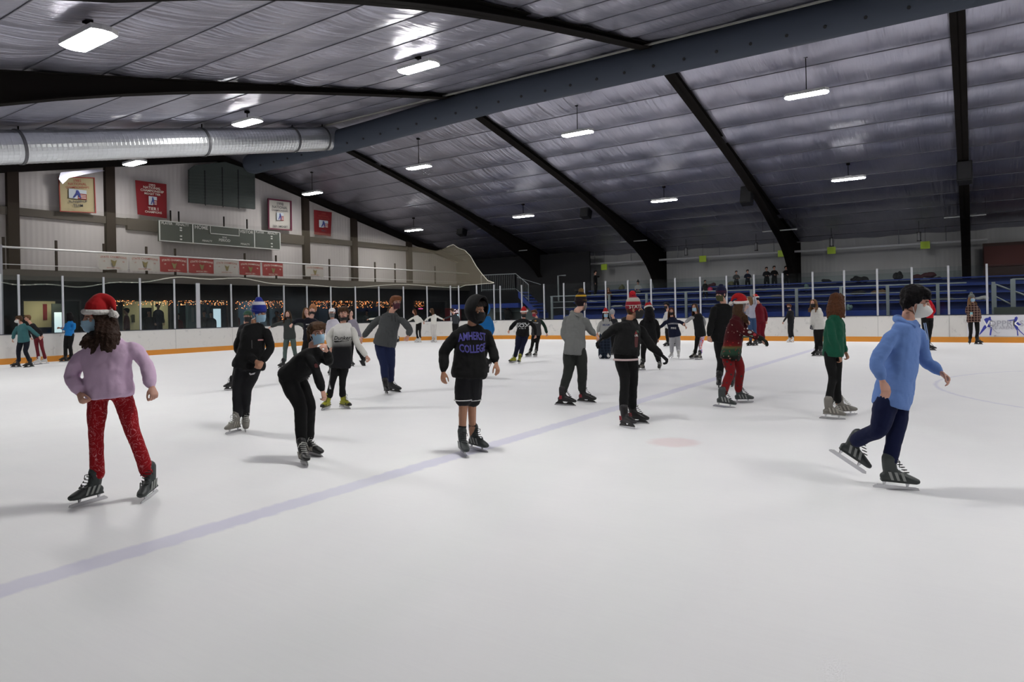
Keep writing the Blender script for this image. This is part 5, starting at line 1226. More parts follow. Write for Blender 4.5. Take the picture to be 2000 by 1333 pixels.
def ex8(root, tg, h, k, d):
    k0 = bpy.data.objects
    f = heading(62); c = d['ms']*.62+d['mh']*.38+RT*.03
    g = lambda pts, col, nm, n2: patch(root, tg, pts, c, 30, mat(n2, col, .8), nm)
    g([(-.03, -.14), (.03, -.14), (.035, -.02), (.03, .03), (-.03, .03), (-.035, -.02)], (.09, .02, .02), 'print_figure', 'print_dkred')
    g([(-.032, .0), (.034, .0), (.03, .025), (-.028, .025)], (.5, .5, .48), 'print_band', 'print_white'); g([(-.03, .03), (.03, .03), (.0, .075)], (.2, .02, .02), 'print_cap', 'print_red'); g([(.02, .05), (.06, .045), (.05, .075), (.01, .08)], (.05, .10, .06), 'print_leaf', 'print_green')
    ring = [d['mh']-ZU*.055*k+RT*math.cos(a)*.155*k+FW*math.sin(a)*.135*k for a in [2*math.pi*j/24 for j in range(25)]]; MB().tube(ring, .014, 6, cap=False).build('shirt_hem', mat('shirt_pink', (.5, .38, .38), .8), root)
    knit = root.children
    hatobj = [o for o in root.children if o.name.startswith('knit_hat')][0]
    o = lettering('STATE', .062, h.p(.0, 0, 0)+h.r*0, h.f*-1 if False else h.f, h.u, mat('knit_white', (.42, .40, .36), .9), None, depth=0, bold=.02)
    # letters follow the side of the hat that faces the camera
    for v in o.data.vertices:
        w0 = v.co+o.location-h.c; s = w0.dot(h.f); uu = w0.dot(h.u); nn = 1 if (-FW).dot(h.r) > 0 else -1; a = nn*s/.1*1.0+.45; a = s/.1+.45
        p = h.p(nn*math.cos(a)*.0955, math.sin(a)*.108-.012, uu/h.k+.034); v.co = p-parent_world(root).translation
    o.location = (0, 0, 0); o.parent = hatobj
person('boy in black hoodie with red and white pompom hat reading STATE', (1239, 604), (1229, 622), [(1212, 632, -.08), (1246, 633, .12)], [(1192, 648, .06), (1270, 674, .06)], [(1176, 662, .10), (1292, 694, .02)],
       [(1211, 694), (1233, 694)], [(1220, 739, -.02), (1236, 738, .05)], [(1224, 836), (1245, 827)], [28, 58], face=(72, 0, 4), k=1.0, q=0, top=blk, pants=blk, legw=.98, skates='redblk', hairs=('short', 'brown'), sk='tan', bulk=1.22, hem=.0,
       hat=('beanie', cloth('knit_state', (.2, .01, .02), pattern=('stripe', 1.58, 1.80, [(0, (.20, .010, .02)), (.34, (.42, .38, .34)), (.42, (.20, .010, .02)), (.60, (.30, .28, .25)), (.80, (.2, .01, .02))])), cloth('pom_red', (.28, .006, .012)), cloth('cuff_wine', (.16, .010, .02)), .035), msk=(mblack, 'surgical'), body=42, gloves=cloth('glove_black', (.008, .008, .009)), topname='hoodie', extra=ex8, hoodback=True)
person('man in long black jacket and navy knit cap facing left behind the santa-hat girl', (1408, 575), (1413, 592), [(1396, 598, -.04), (1429, 600, .04)], [(1389, 630, -.04), (1433, 632, .10)], [(1385, 657, -.10), (1426, 658, .12)],
       [(1403, 662), (1417, 662)], [(1408, 707), (1420, 706)], [(1404, 760), (1432, 755)], [-18, -30], face=(-58, -4, 0), k=1.13, q=0, top=blk, pants=blk, legw=.95, skates='black', hairs=('short', 'dark'), bulk=1.15, hem=.06,
       hat=('beanie', cloth('knit_navy', (.012, .014, .045), pattern=('stripe', 1.84, 2.02, [(0, (.02, .012, .03)), (.30, (.4, .4, .42)), (.36, (.05, .01, .03)), (.5, (.012, .014, .045)), (1, (.012, .014, .045))])), None, cloth('cuff_plum', (.03, .012, .03)), .015), msk=(mcamo, 'surgical'), body=-35, topname='jacket', hs=.94)
veil = mat('veil', (.5, .5, .5), .5)
def ex10(root, tg, h, k, d):
    gd = (d['WR'][0]-d['EL'][0]).normalized(); gm = MB(); hand(gm, d['WR'][0]+gd*.0, gd, -ZU, d['bf']-FW*.3, k*1.2, .5); gm.tube([d['WR'][0]-gd*.03, d['WR'][0]+gd*.03], .045*k, 10); fuse(gm, 'glove', cloth('glove_dark', (.012, .016, .012)), root, .008, 2)
    m = bpy.data.materials.new('clear_shield'); m.use_nodes = True; nt = m.node_tree; t = nt.nodes.new('ShaderNodeBsdfTransparent'); mx = nt.nodes.new('ShaderNodeMixShader'); mx.inputs[0].default_value = .22; b = nt.nodes['Principled BSDF']; b.inputs['Base Color'].default_value = (.5, .5, .55, 1); b.inputs['Roughness'].default_value = .1
    nt.links.new(t.outputs[0], mx.inputs[1]); nt.links.new(b.outputs[0], mx.inputs[2]); nt.links.new(mx.outputs[0], nt.nodes['Material Output'].inputs[0])
    vs = []; fs = []
    for j in range(2):
        for i in range(11):
            a = math.radians(-80+16*i); vs.append(h.p(math.sin(a)*.11, math.cos(a)*.135-.01, .05-.20*j))
    for i in range(10): fs.append((i, i+1, i+12, i+11))
    mb = MB(); mb.add(vs, fs); o = mb.build('face_shield', m, root, True)
    patch(root, tg, [(-.05, .0), (.05, .0), (.02, -.09), (-.01, -.09)], d['nk']+heading(80)*.02-ZU*.03, 60, mat('scarf_orange', (.5, .14, .04), .8), 'scarf')
    for c, o2, nm in (((.35, .02, .03), (.0, -.02), 'flower_red'), ((.12, .22, .14), (-.05, -.05), 'leaf_green'), ((.35, .36, .34), (-.07, .02), 'flower_white')):
        patch(root, tg, [(o2[0]+.03*math.cos(a), o2[1]+.022*math.sin(a)) for a in [2*math.pi*j/10 for j in range(10)]], d['ms']*.6+d['mh']*.4+RT*.10, 30, mat(nm, c, .8), nm)
person('girl in santa hat and patterned red christmas jumper with outstretched gloved hand', (1448, 596), (1443, 613), [(1430, 622, -.08), (1449, 621, .12)], [(1450, 646, -.16), (1452, 640, .14)], [(1484, 661, -.16), (1458, 633, .05)],
       [(1421, 692, -.03), (1434, 692, .05)], [(1426, 727, -.05), (1446, 720, .06)], [(1418, 797), (1450, 787)], [82, 82], face=(78, -4, 6), k=1.0, q=0, top=cloth('xmas_knit', (.1, .01, .01), pattern=('xmas', .76, 1.55)), pants=cloth('xmas_leggings', (.17, .009, .011), pattern=('dots', (.03, .03, .03))), legw=1.02, skates='grey',
       hairs=('long', 'brown'), sk='pale', bulk=1.2, hem=.09, hat=('santa', [(0, -.06, .14), (0, -.12, .12), (0, -.155, .06)], (0, -.155, .015)), msk=None, body=70, topname='jumper', extra=ex10, hs=.98)
person('girl in dark green sweater and black leggings turned away, auburn bob', (1634, 590), (1631, 609), [(1620, 622, -.10), (1640, 620, .12)], [(1626, 662, -.14), (1645, 674, .16)], [(1639, 695, -.12), (1652, 690, .10)],
       [(1619, 690, -.05), (1634, 692, .08)], [(1626, 737), (1635, 735)], [(1628, 820), (1647, 812)], [84, 80], face=(130, -4, 0), k=1.0, q=0, top=cloth('green_knit', (.008, .075, .042)), pants=blk, legw=.80, skates='greylt', hairs=('bob', 'auburn'), sk='tan', bulk=1.12, hem=.04, body=78, topname='sweater')
def ex12(root, tg, h, k, d):
    cords(root, d, mat('cord_blue', (.3, .4, .6), .8), .13)
person('boy in light blue hoodie and navy trousers pushing off on one skate', (1787, 588), (1773, 620), [(1747, 642, -.10), (1792, 640, .14)], [(1712, 708, -.16), (1808, 704, .14)], [(1724, 746, -.24), (1838, 729, .02)],
       [(1733, 779, -.06), (1752, 779, .08)], [(1717, 838, -.02), (1752, 832, .02)], [(1677, 873, .25, -32), (1752, 957)], [72, 74], face=(62, -14, 6), k=1.0, q=0, top=cloth('sky_fleece', (.12, .21, .47)), pants=cloth('navy_cotton', (.006, .009, .038)), legw=1.02, skates='grey', hairs=('mop', 'black'), sk='fair', bulk=1.14, hem=.07,
       msk=(mwhite, 'cup'), body=48, topname='hoodie', extra=ex12, hoodback=True, hs=1.05, curl=.5)
# ---- skaters further out
def exsox(root, tg, h, k, d):
    c = d['ms']*.66+d['mh']*.34; m = mat('print_grey', (.42, .42, .42), .8); project_text(root, tg, 'SOX', .15, c, -8, m, bold=.03, squash=1.35)
    for dy in (.075, -.085): patch(root, tg, [(-.17, dy-.008), (.17, dy-.008), (.17, dy+.008), (-.17, dy+.008)], c, -8, m, 'print_bar')
person('boy in black SOX sweatshirt, santa hat and mustard skates', (1023, 612), (1023, 622), [(1011, 626), (1034, 625)], [(1002, 636), (1044, 640)], [(995, 645), (1046, 655)], [(1014, 654), (1027, 654)], [(1011, 676), (1021, 675)], [(1001, 709), (1014, 711)], [-48, -12],
       face=(-12, -6, 0), k=.98, q=1, top=blk, pants=cloth('navy_track', (.008, .010, .026)), legw=1.15, skates='yellow', hairs=('short', 'brown'), bulk=1.25, hem=.05, hat=('santa', [(0, -.04, .155), (-.03, -.08, .14), (-.07, -.09, .10)], (-.085, -.08, .06)), msk=(mblack, 'surgical'), body=-8, extra=exsox)
def ex14(root, tg, h, k, d): patch(root, tg, [(-.09, -.02), (.09, -.02), (.09, .02), (-.09, .02)], d['ms']*.8+d['mh']*.2, -20, mat('print_pale', (.35, .35, .35), .8), 'print_pale_bar'); patch(root, tg, [(.04*math.cos(a), .07+.03*math.sin(a)) for a in [j*.785 for j in range(8)]], d['ms']*.8+d['mh']*.2, -20, mat('print_gold', (.30, .16, .02), .8), 'print_gold_badge')
person('kid in charcoal and dark green top with red mask behind the SOX sweatshirt', (1044, 612), (1048, 621), [(1040, 625), (1056, 624)], [(1041, 640, .1), (1065, 640)], [(1043, 652, .0), (1068, 652)], [(1043, 653), (1052, 653)], [(1040, 672), (1049, 671)], [(1032, 697), (1046, 698)], [-48, -28],
       face=(-38, -4, 0), k=.94, q=1, top=cloth('charcoal_top', (.035, .035, .037)), sleeves=cloth('green_sleeve', (.008, .022, .014)), pants=blk, legw=.9, skates='hockey', hairs=('short', 'auburn'), bulk=1.15, hem=.05, msk=(mred, 'surgical'), body=-22, extra=ex14)
def ex15(root, tg, h, k, d): project_text(root, tg, 'MIAMI', .085, d['ms']*.7+d['mh']*.3, 5, mat('print_navy', (.05, .06, .14), .8), bold=.02)
person('girl in pale grey sweatshirt, santa hat and wide dark plaid trousers', (1183, 613), (1183, 622), [(1175, 627), (1192, 627)], [(1169, 640), (1194, 640)], [(1167, 650), (1194, 650)], [(1177, 652), (1187, 652)], [(1175, 676), (1187, 676)], [(1174, 701), (1187, 701)], [-25, 5],
       face=(4, -2, 0), k=.93, q=1, top=cloth('pale_grey_fleece', (.30, .30, .29)), pants=cloth('dark_plaid', (.008, .012, .022), pattern=('plaid', (.02, .03, .05))), legw=1.2, skirt=.5, skates='white', hairs=('long', 'dark'), bulk=1.15, hem=.05, hat=('santa', [(0, -.03, .16), (.0, -.04, .17), (0, -.08, .15)], (.0, -.12, .12)), msk=(surg, 'surgical'), body=4, extra=ex15)
person('person in grey hood and dark jacket half hidden behind the santa-hat girl in plaid', (1196, 612), (1198, 622), [(1192, 628), (1205, 628)], [(1192, 640), (1207, 640)], [(1194, 652), (1206, 652)], [(1195, 655), (1203, 655)], [(1196, 672), (1203, 672)], [(1196, 694), (1204, 694)], [150, 160],
       face=(150, -10, 0), k=.93, q=1, top=cloth('dark_jacket', (.02, .02, .024)), pants=blk, skates='black', hairs=(None, 'dark'), hat=('beanie', cloth('hat_pale', (.28, .28, .30)), None, None, .0), body=150)
person('bent skater in black with santa hat, seen from behind', (1267, 604), (1268, 619), [(1256, 625), (1279, 622)], [(1252, 645), (1285, 641)], [(1256, 664), (1285, 662)], [(1259, 667), (1274, 667)], [(1256, 690), (1281, 690)], [(1252, 724), (1289, 722)], [-62, -20],
       face=(165, -25, -10), k=1.0, q=1, top=blk, pants=blk, legw=.95, skates='hockey', hairs=('long', 'black'), bulk=1.35, hem=.08, hat=('santa', [(.03, -.02, .14), (.07, -.0, .09), (.10, .0, .03)], (.105, .0, -.02)), body=170)
def ex17(root, tg, h, k, d):
    m = mat('print_white', (.5, .5, .48), .8); c = d['ms']*.66+d['mh']*.34; project_text(root, tg, 'WINDSOR', .065, c+ZU*.07, -6, mat('print_offwhite', (.4, .4, .42), .8), arc=.8, bold=.02); project_text(root, tg, 'FIRE', .08, c-ZU*.07, -6, m, bold=.03, squash=1.1)
person('girl in navy printed sweatshirt and pale grey sweatpants, arms held out', (1311, 608), (1312, 618), [(1303, 626), (1322, 626)], [(1293, 637), (1332, 631)], [(1284, 642), (1338, 637)], [(1313, 656), (1323, 656)], [(1312, 676), (1324, 676)], [(1310, 700), (1326, 701)], [-40, -18],
       face=(-8, -14, 0), k=.92, q=1, top=cloth('navy_fleece', (.008, .011, .028)), pants=cloth('grey_sweatpants', (.36, .36, .38)), legw=1.1, skates='white', hairs=('long', 'auburn'), bulk=1.25, hem=.04, msk=(mblack, 'surgical'), body=-6, extra=ex17)
person('dark haired skater with white collar just behind the navy sweatshirt girl', (1302, 597), (1304, 608), [(1299, 614), (1311, 614)], [(1297, 628), (1314, 628)], [(1300, 641), (1312, 641)], [(1303, 643), (1310, 643)], [(1303, 658), (1313, 658)], [(1302, 677), (1318, 677)], [-70, -60],
       face=(-62, -4, 0), k=1.02, q=1, top=cloth('white_collar_top', (.45, .45, .45)), pants=blk, skates='black', hairs=('short', 'black'), msk=(mblack, 'surgical'), body=-50)
person('girl with flying brown hair in black vest and one tie-dye legging', (1357, 601), (1361, 612), [(1353, 618), (1372, 617)], [(1345, 625), (1376, 632)], [(1338, 631), (1372, 645)], [(1363, 654), (1373, 653)], [(1360, 676), (1368, 674)], [(1353, 701), (1366, 703)], [-62, -62],
       face=(-42, 0, 0), k=.94, q=1, top=cloth('black_vest', (.012, .012, .013)), sleeves=cloth('grey_sleeves', (.28, .28, .28)), pants=(blk, blk, cloth('tie_dye', (.5, .1, .1), pattern=('tiedye',))), legw=.85, skates='hockey', hairs=('wave', 'brown'), bulk=1.1, hem=.07, msk=(surg, 'surgical'), body=-40)
person('woman in pale grey shirt and blue jeans near the far boards', (1463, 586), (1465, 594), [(1459, 599), (1473, 598)], [(1458, 608), (1476, 592)], [(1460, 618), (1474, 580)], [(1463, 622), (1472, 622)], [(1465, 645), (1474, 645)], [(1464, 676), (1475, 676)], [-60, -60],
       face=(-100, 0, 0), k=1.05, q=2, top=cloth('shirt_paleblue', (.30, .30, .36)), pants=cloth('jeans', (.03, .06, .13)), skates='black', hairs=('bob', 'light'), body=-60)
person('person in long maroon onesie and santa hat near the far boards', (1477, 584), (1482, 592), [(1477, 597), (1491, 599)], [(1476, 612), (1496, 614)], [(1478, 627), (1497, 628)], [(1480, 630), (1490, 630)], [(1481, 650), (1488, 650)], [(1480, 672), (1489, 671)], [-75, -75],
       face=(-150, -20, 0), k=1.1, q=2, top=cloth('maroon_plush', (.10, .004, .010)), pants=cloth('maroon_plush', (.10, .004, .010)), legw=1.3, bulk=1.25, skates='black', hairs=('short', 'dark'), hat=('santa', [(0, .02, .15), (0, .06, .12), (0, .09, .06)], (0, .10, .02)), body=-110, topname='onesie')
person('slim kid in dark unitard with white skates in front of the far boards', (1541, 599), (1543, 606), [(1540, 610), (1547, 610)], [(1536, 620), (1550, 621)], [(1530, 629), (1548, 628)], [(1542, 630), (1547, 630)], [(1541, 648), (1547, 647)], [(1541, 669), (1548, 669)], [-60, -45],
       face=(-50, -4, 0), k=.92, q=2, top=blk2, pants=blk2, legw=.85, bulk=.9, skates='white', hairs=('short', 'auburn'), body=-55, topname='unitard', msk=(mblack, 'surgical'))
person('woman in white fleece jacket and black trousers with long brown hair', (1589, 593), (1593, 602), [(1589, 607, .05), (1601, 607, -.05)], [(1586, 622, .05), (1604, 623, -.1)], [(1584, 636), (1603, 637, -.1)], [(1595, 640), (1603, 640)], [(1595, 664), (1602, 664)], [(1592, 695), (1601, 696)], [-62, -55],
       face=(-55, 2, 0), k=1.02, q=1, top=cloth('white_fleece', (.60, .59, .55)), pants=blk, skates='black', hairs=('long', 'light'), bulk=1.15, hem=.05, msk=(mblack, 'surgical'), body=-45, topname='jacket', gloves=cloth('glove_grey', (.05, .05, .06)))
person('adult in bright red top behind the light blue hoodie boy', (1801, 574), (1807, 586), [(1801, 592), (1819, 592)], [(1799, 607), (1824, 607)], [(1801, 620), (1817, 619)], [(1805, 622), (1817, 622)], [(1808, 651), (1815, 651)], [(1808, 684), (1817, 685)], [60, 70],
       face=(-80, 0, 0), k=1.1, q=1, top=cloth('bright_red_top', (.42, .006, .014)), pants=blk, skates='black', hairs=('short', 'dark'), body=-60)
def ex24(root, tg, h, k, d):
    c = (d['WR'][0]+Vector((0, 0, 0)))-FW*.06; MB().obox(c, RT*.075, FW*.03, ZU*.14).build('phone_pouch', mat('pouch_cyan', (.2, .45, .5), .5), root)
person('woman in dark plaid jacket and grey bobble hat standing against the far boards', (1898, 583), (1899, 591), [(1891, 598), (1907, 598)], [(1889, 609), (1912, 611)], [(1895, 614, -.25), (1914, 624, -.05)], [(1895, 626), (1908, 626)], [(1896, 648), (1909, 648)], [(1894, 673), (1911, 673)], [-38, 15],
       face=(6, 0, 0), k=1.05, q=2, top=cloth('plaid_jacket', (.03, .012, .012), pattern=('plaid', (.22, .14, .11))), pants=blk, legw=.85, bulk=1.35, hem=.06, skates='black', hairs=('long', 'light'), hat=('beanie', cloth('hat_grey', (.10, .11, .11)), cloth('pom_grey', (.12, .13, .13)), None, .02), msk=(surg, 'surgical'), body=5, topname='jacket', extra=ex24)
person('child in teal sweatshirt and white mask by the left end boards', (37, 624), (42, 633), [(34, 637), (53, 636)], [(28, 651), (67, 650)], [(25, 663), (77, 658)], [(40, 667), (53, 667)], [(36, 688), (50, 687)], [(32, 718), (55, 718)], [-65, -65],
       face=(-50, -6, 0), k=.98, q=1, top=cloth('teal_fleece', (.04, .125, .135)), pants=cloth('black_navy', (.010, .011, .018)), skates='black', hairs=('mop', 'brown'), bulk=1.2, hem=.04, msk=(mwhite, 'cup'), body=-25)
person('child in maroon trousers and white skates behind the teal sweatshirt', (54, 622), (60, 633), [(56, 637), (70, 638)], [(54, 650), (79, 648)], [(60, 660), (82, 656)], [(70, 661), (79, 661)], [(72, 678), (82, 678)], [(72, 712.5), (85, 711)], [-70, -55],
       face=(-30, 0, 0), k=.95, q=1, top=blk2, pants=cloth('maroon_trousers', (.13, .016, .022)), legw=.85, skates='white', hairs=('short', 'light'), body=-20)
person('person in bright blue sweater and black trousers at the left end boards', (136, 617), (137, 626), [(130, 631, .1), (145, 631, -.1)], [(128, 643, .1), (144, 643, -.1)], [(118, 641, .08), (125, 641, -.1)], [(131, 655), (140, 655)], [(128, 676), (137, 676)], [(124, 707), (136, 706)], [-90, -80],
       face=(-120, -10, 0), k=1.02, q=1, top=cloth('bright_blue_knit', (.012, .17, .47)), pants=blk, skates='black', hairs=('bob', 'black'), bulk=1.1, hem=.02, sk='tan', body=-90)
person('girl in grey-green hoodie and sage leggings with arms spread', (562, 615), (563, 623), [(555, 628), (573, 627)], [(541, 634), (585, 633)], [(529, 639), (596, 640)], [(560, 661), (572, 661)], [(557, 684), (575, 684)], [(553, 719), (579, 715)], [-30, 10],
       face=(8, 2, 0), k=.98, q=1, top=cloth('grey_green_fleece', (.040, .046, .043)), pants=cloth('sage_leggings', (.075, .105, .095)), legw=.95, skates='black', hairs=('long', 'brown'), sk='pale', bulk=1.15, hem=.03, msk=(mblack, 'low'), body=8)
def ex29(root, tg, h, k, d):
    m = mat('print_white', (.5, .5, .48), .8); c = d['ms']*.7+d['mh']*.3+RT*.03
    for w_, dy in ((.11, .05), (.04, 0), (.10, -.05)): patch(root, tg, [(-w_, dy-.012), (w_, dy-.012), (w_, dy+.012), (-w_, dy+.012)], c, 0, m, 'print_line')
person('boy in black printed sweatshirt and tan cap, head thrown back, arm out', (611, 606), (608, 621), [(594, 625), (620, 624)], [(579, 627, -.05), (628, 640, .1)], [(571, 633, -.14), (622, 655, .05)], [(600, 664), (612, 664)], [(592, 702), (604, 702)], [(590, 741), (601, 743)], [-10, 20],
       face=(2, 22, 0), k=1.0, q=1, top=cloth('navy_black', (.008, .008, .014)), pants=blk, skates='black', hairs=('short', 'brown'), sk='pale', bulk=1.1, hem=.03, hat=('beanie', cloth('hat_tan', (.30, .13, .06)), None, None, 0), msk=(mblack, 'low'), body=0, extra=ex29)
person('girl with loose light brown hair behind the boy in the tan cap', (598, 609), (601, 620), [(595, 626), (610, 625)], [(594, 640), (622, 630)], [(598, 650), (628, 640)], [(598, 656), (610, 656)], [(600, 684), (608, 684)], [(600, 714), (609, 715)], [0, 0],
       face=(20, 0, 0), k=.98, q=1, top=cloth('brown_coat', (.10, .05, .03)), pants=blk, skates='black', hairs=('wave', 'light'), sk='pale', body=0)
person('boy in white hoodie, white cap and grey mask behind the white and black hoodie', (648.5, 611), (649, 623), [(641, 630), (659, 628)], [(640, 648), (664, 646)], [(642, 662), (662, 662)], [(645, 664), (657, 664)], [(646, 695), (656, 695)], [(645, 733), (657, 733)], [0, 0],
       face=(4, -2, 0), k=.98, q=1, top=cloth('white_lilac_fleece', (.55, .53, .60)), pants=blk, skates='black', hairs=('short', 'auburn'), bulk=1.1, hat=('cap', mat('cap_white', (.62, .62, .62), .8)), msk=(mgrey, 'surgical'), body=0)
person('person in lilac-grey jacket with dark flying hair behind the white and black hoodie', (684, 613), (686, 624), [(680, 629), (695, 628)], [(678, 642), (700, 645)], [(680, 655), (705, 659)], [(686, 655), (695, 655)], [(686, 685), (700, 684)], [(687, 716), (712, 707, .1, -50)], [40, 60],
       face=(60, 0, 0), k=.95, q=1, top=cloth('lilac_grey', (.24, .22, .27)), pants=blk, skates='black', hairs=('wave', 'dark'), sk='pale', body=30)
person('skater in dark cap and dark mask behind the blue beanie boy', (484, 618), (480, 631), [(471, 636), (492, 636)], [(466, 660), (495, 660)], [(468, 680), (494, 680)], [(472, 685), (488, 685)], [(462, 722), (482, 722)], [(450, 762), (480, 758)], [-20, 10],
       face=(0, 0, 0), k=1.0, q=1, top=blk2, pants=blk, skates='black', hairs=('short', 'dark'), hat=('cap', mat('cap_green', (.01, .05, .025), .8)), msk=(mblack, 'surgical'), body=0)
person('skater in white top and black leggings holding hands, left of the white pair', (809, 609), (812, 616), [(808, 620), (818, 619)], [(802, 624), (823, 625)], [(796, 628), (827, 630)], [(815, 632), (821, 632)], [(814, 650), (820, 649)], [(814, 669), (819, 669)], [-50, -40],
       face=(-70, -4, 0), k=1.0, q=2, top=cloth('white_knit', (.62, .61, .57)), pants=blk, legw=.85, skates='white', hairs=('bob', 'auburn'), body=-30)
person('skater dressed all in white holding hands, right of the white pair', (843, 607), (846, 615), [(843, 618), (852, 617)], [(836, 622), (858, 621)], [(829, 628), (865, 624)], [(844, 634), (850, 634)], [(844, 650), (849, 650)], [(845, 669), (851, 669)], [-30, -15],
       face=(-100, -4, 0), k=1.0, q=2, top=cloth('white_knit', (.62, .61, .57)), pants=cloth('white_trousers', (.56, .54, .52)), legw=.95, skates='white', hairs=('bob', 'brown'), body=-30)
person('skater in dark grey hoodie reaching left beside the black hood boy', (883, 607), (887, 614), [(883, 617), (894, 617)], [(876, 620), (897, 626)], [(868, 623), (894, 633)], [(886, 633), (893, 633)], [(887, 650), (893, 650)], [(888, 668), (893, 668)], [-20, -10],
       face=(-100, -4, 0), k=1.0, q=2, top=cloth('dark_grey_knit', (.035, .038, .045)), pants=blk, skates='black', hairs=('short', 'brown'), body=-30)
person('skater in white hidden behind the tall ginger haired man', (760, 607), (757, 615), [(750, 620), (765, 619)], [(738, 622), (775, 628)], [(720, 624), (777, 636)], [(760, 634), (768, 634)], [(764, 651), (774, 651)], [(768, 670), (777, 669)], [-30, -15],
       face=(150, -4, 0), k=1.0, q=2, top=cloth('white_knit', (.62, .61, .57)), pants=cloth('white_trousers', (.56, .54, .52)), skates='black', hairs=('bob', 'brown'), body=160)
person('skater in bright blue hooded jacket behind the black hood boy, one foot kicked back', (946, 604), (946, 618), [(938, 624), (957, 623)], [(936, 643), (961, 641)], [(938, 660), (958, 658)], [(939, 662), (952, 662)], [(938, 700), (944, 700)], [(939, 738), (955, 712, .25, -65)], [150, 60],
       face=(160, -8, 0), k=1.03, q=1, top=cloth('azure_shell', (.012, .13, .36)), pants=blk, skates='black', hairs=(None, 'dark'), hat=('hood',), body=165, bulk=1.2, topname='jacket')

# ---- spectators: built from proportions at a given place
def stander(label, px, py_head, plane, feet_z, yaw, top, pants=blk, k=1.0, arms='down', hairs=('short', 'dark'), seated=False, hat=None, msk=None, group=None, axis='Y', q=2):
    p = at(px, py_head, Y=plane) if axis == 'Y' else at(px, py_head, X=plane)
    D = (p-Vector((0, 0, H))).dot(FW); b = Vector((p.x, p.y, feet_z)); hh = p.z-feet_z
    if seated: s = k
    else: s = hh/1.60
    s = max(.6, min(1.15, s)); fwd = heading(yaw); side = -fwd.cross(ZU).normalized()
    if side.dot(RT) < 0: side = -side
    def X(v): u = proj(v.x, v.y, v.z); return (u[0], u[1], (v-Vector((0, 0, H))).dot(FW)-D)
    top_ = Vector((p.x, p.y, p.z)); nk = top_-ZU*.17*s; sh = [nk-ZU*.06*s+side*.17*s*i for i in (-1, 1)]
    if arms == 'down': el = [v-ZU*.28*s+side*.03*i for v, i in zip(sh, (-1, 1))]; wr = [v-ZU*.22*s+fwd*.08 for v in el]
    elif arms == 'front': el = [v-ZU*.24*s+side*.05*i for v, i in zip(sh, (-1, 1))]; wr = [v-ZU*.02*s+fwd*.20-side*.1*i for v, i in zip(el, (-1, 1))]
    elif arms == 'right': el = [sh[0]-ZU*.25*s, sh[1]+side*.24*s-ZU*.04]; wr = [el[0]-ZU*.2*s+fwd*.05, el[1]+side*.24*s+ZU*.03]
    hp = [nk-ZU*.56*s+side*.08*i for i in (-1, 1)]
    if seated: kn = [v+fwd*.40*s+ZU*.02 for v in hp]; an = [v-ZU*.40*s for v in kn]
    else: kn = [v.lerp(b+side*.1*i, .52) for v, i in zip(hp, (-1, 1))]; an = [b+side*.1*i for i in (-1, 1)]
    ft = []
    for v in an: u = X(v); ft.append((u[0], u[1], u[2], 0)) if False else ft.append((u[0], u[1]))
    jl = lambda L_: [X(v) for v in L_]
    o = person(label, X(top_)[:2], X(nk), jl(sh), jl(el), jl(wr), jl(hp), jl(kn), ft, [yaw, yaw], face=(yaw, 0, 0), k=s, q=q, top=top, pants=pants, skates='shoe', hairs=hairs, body=yaw, hat=hat, msk=msk, D=D, lean=0)
    if group: o['group'] = group
    return o
sp1 = cloth('jacket_grey_sp', (.07, .07, .07)); sp2 = cloth('jacket_white_sp', (.35, .35, .34)); sp3 = cloth('coat_brown_sp', (.10, .04, .02)); sp4 = cloth('coat_red_sp', (.08, .01, .012)); sp5 = cloth('jacket_navy_sp', (.012, .015, .03))
stander('dark spectator standing high on the left of the bleachers pointing right', 1162.5, 532.5, 37.2, 2.29, 60, blk, arms='right')
stander('spectator in pale top sitting left of the frame column', 1246, 552, 37.6, 2.1, -30, sp2, seated=True, k=.85, arms='front', hat=('beanie', cloth('hat_dark_sp', (.02, .02, .02)), cloth('hat_dark_sp', (.02, .02, .02)), None, 0))
stander('brown haired spectator sitting low near the pointing spectator', 1188, 565, 36.4, 1.8, -20, sp3, seated=True, k=.85, arms='front', hairs=('bob', 'light'))
stander('dark spectator standing mid-bleachers beside a pink ball', 1377, 550, 36.3, 1.93, 10, blk2)
stander('spectator in grey top standing at the back, left of the pair', 1438, 532, 38.9, 2.35, 0, sp1, arms='front')
stander('spectator in dark jacket standing at the back, right of the pair', 1460, 530, 38.9, 2.35, 0, sp5, arms='front')
stander('back row spectator in black, leftmost of the standing trio', 1497, 525, 39.0, 2.35, -10, blk2, arms='front')
stander('back row spectator in black, middle of the standing trio', 1512, 523, 38.8, 2.35, 0, blk, arms='front')
stander('back row spectator in black, nearest the frame column', 1535, 523, 39.0, 2.35, 10, blk2, arms='front')
stander('dark silhouette standing under the stair landing', 991, 597, 33.8, 0, 150, blk2)
# people in the lobby
for px, py, c, w in ((247, 608, sp4, 'in dark wine coat beside the pale lobby door'), (291, 611, blk, 'low dark figure right of the cream wall'), (309, 597, blk2, 'tall dark man looking right behind the glass'), (347, 617, sp4, 'in dark red coat below the hanging lights'), (399, 612, sp1, 'in patterned grey scarf left of the bright door'), (412, 614, blk, 'in black close to the bright lobby door'), (458, 611, sp4, 'in dark red jacket behind the blue beanie'), (540, 612, blk2, 'with pale mask behind the spread-armed girl'), (716, 610, blk2, 'in dark clothes left of the tall grey hoodie')):
    stander('lobby visitor ' + w, px, py, -32.9 if px in (291, 399, 540) else -32.0, 0, -60 if px == 247 else (60 if px == 309 else 20), c, axis='X')

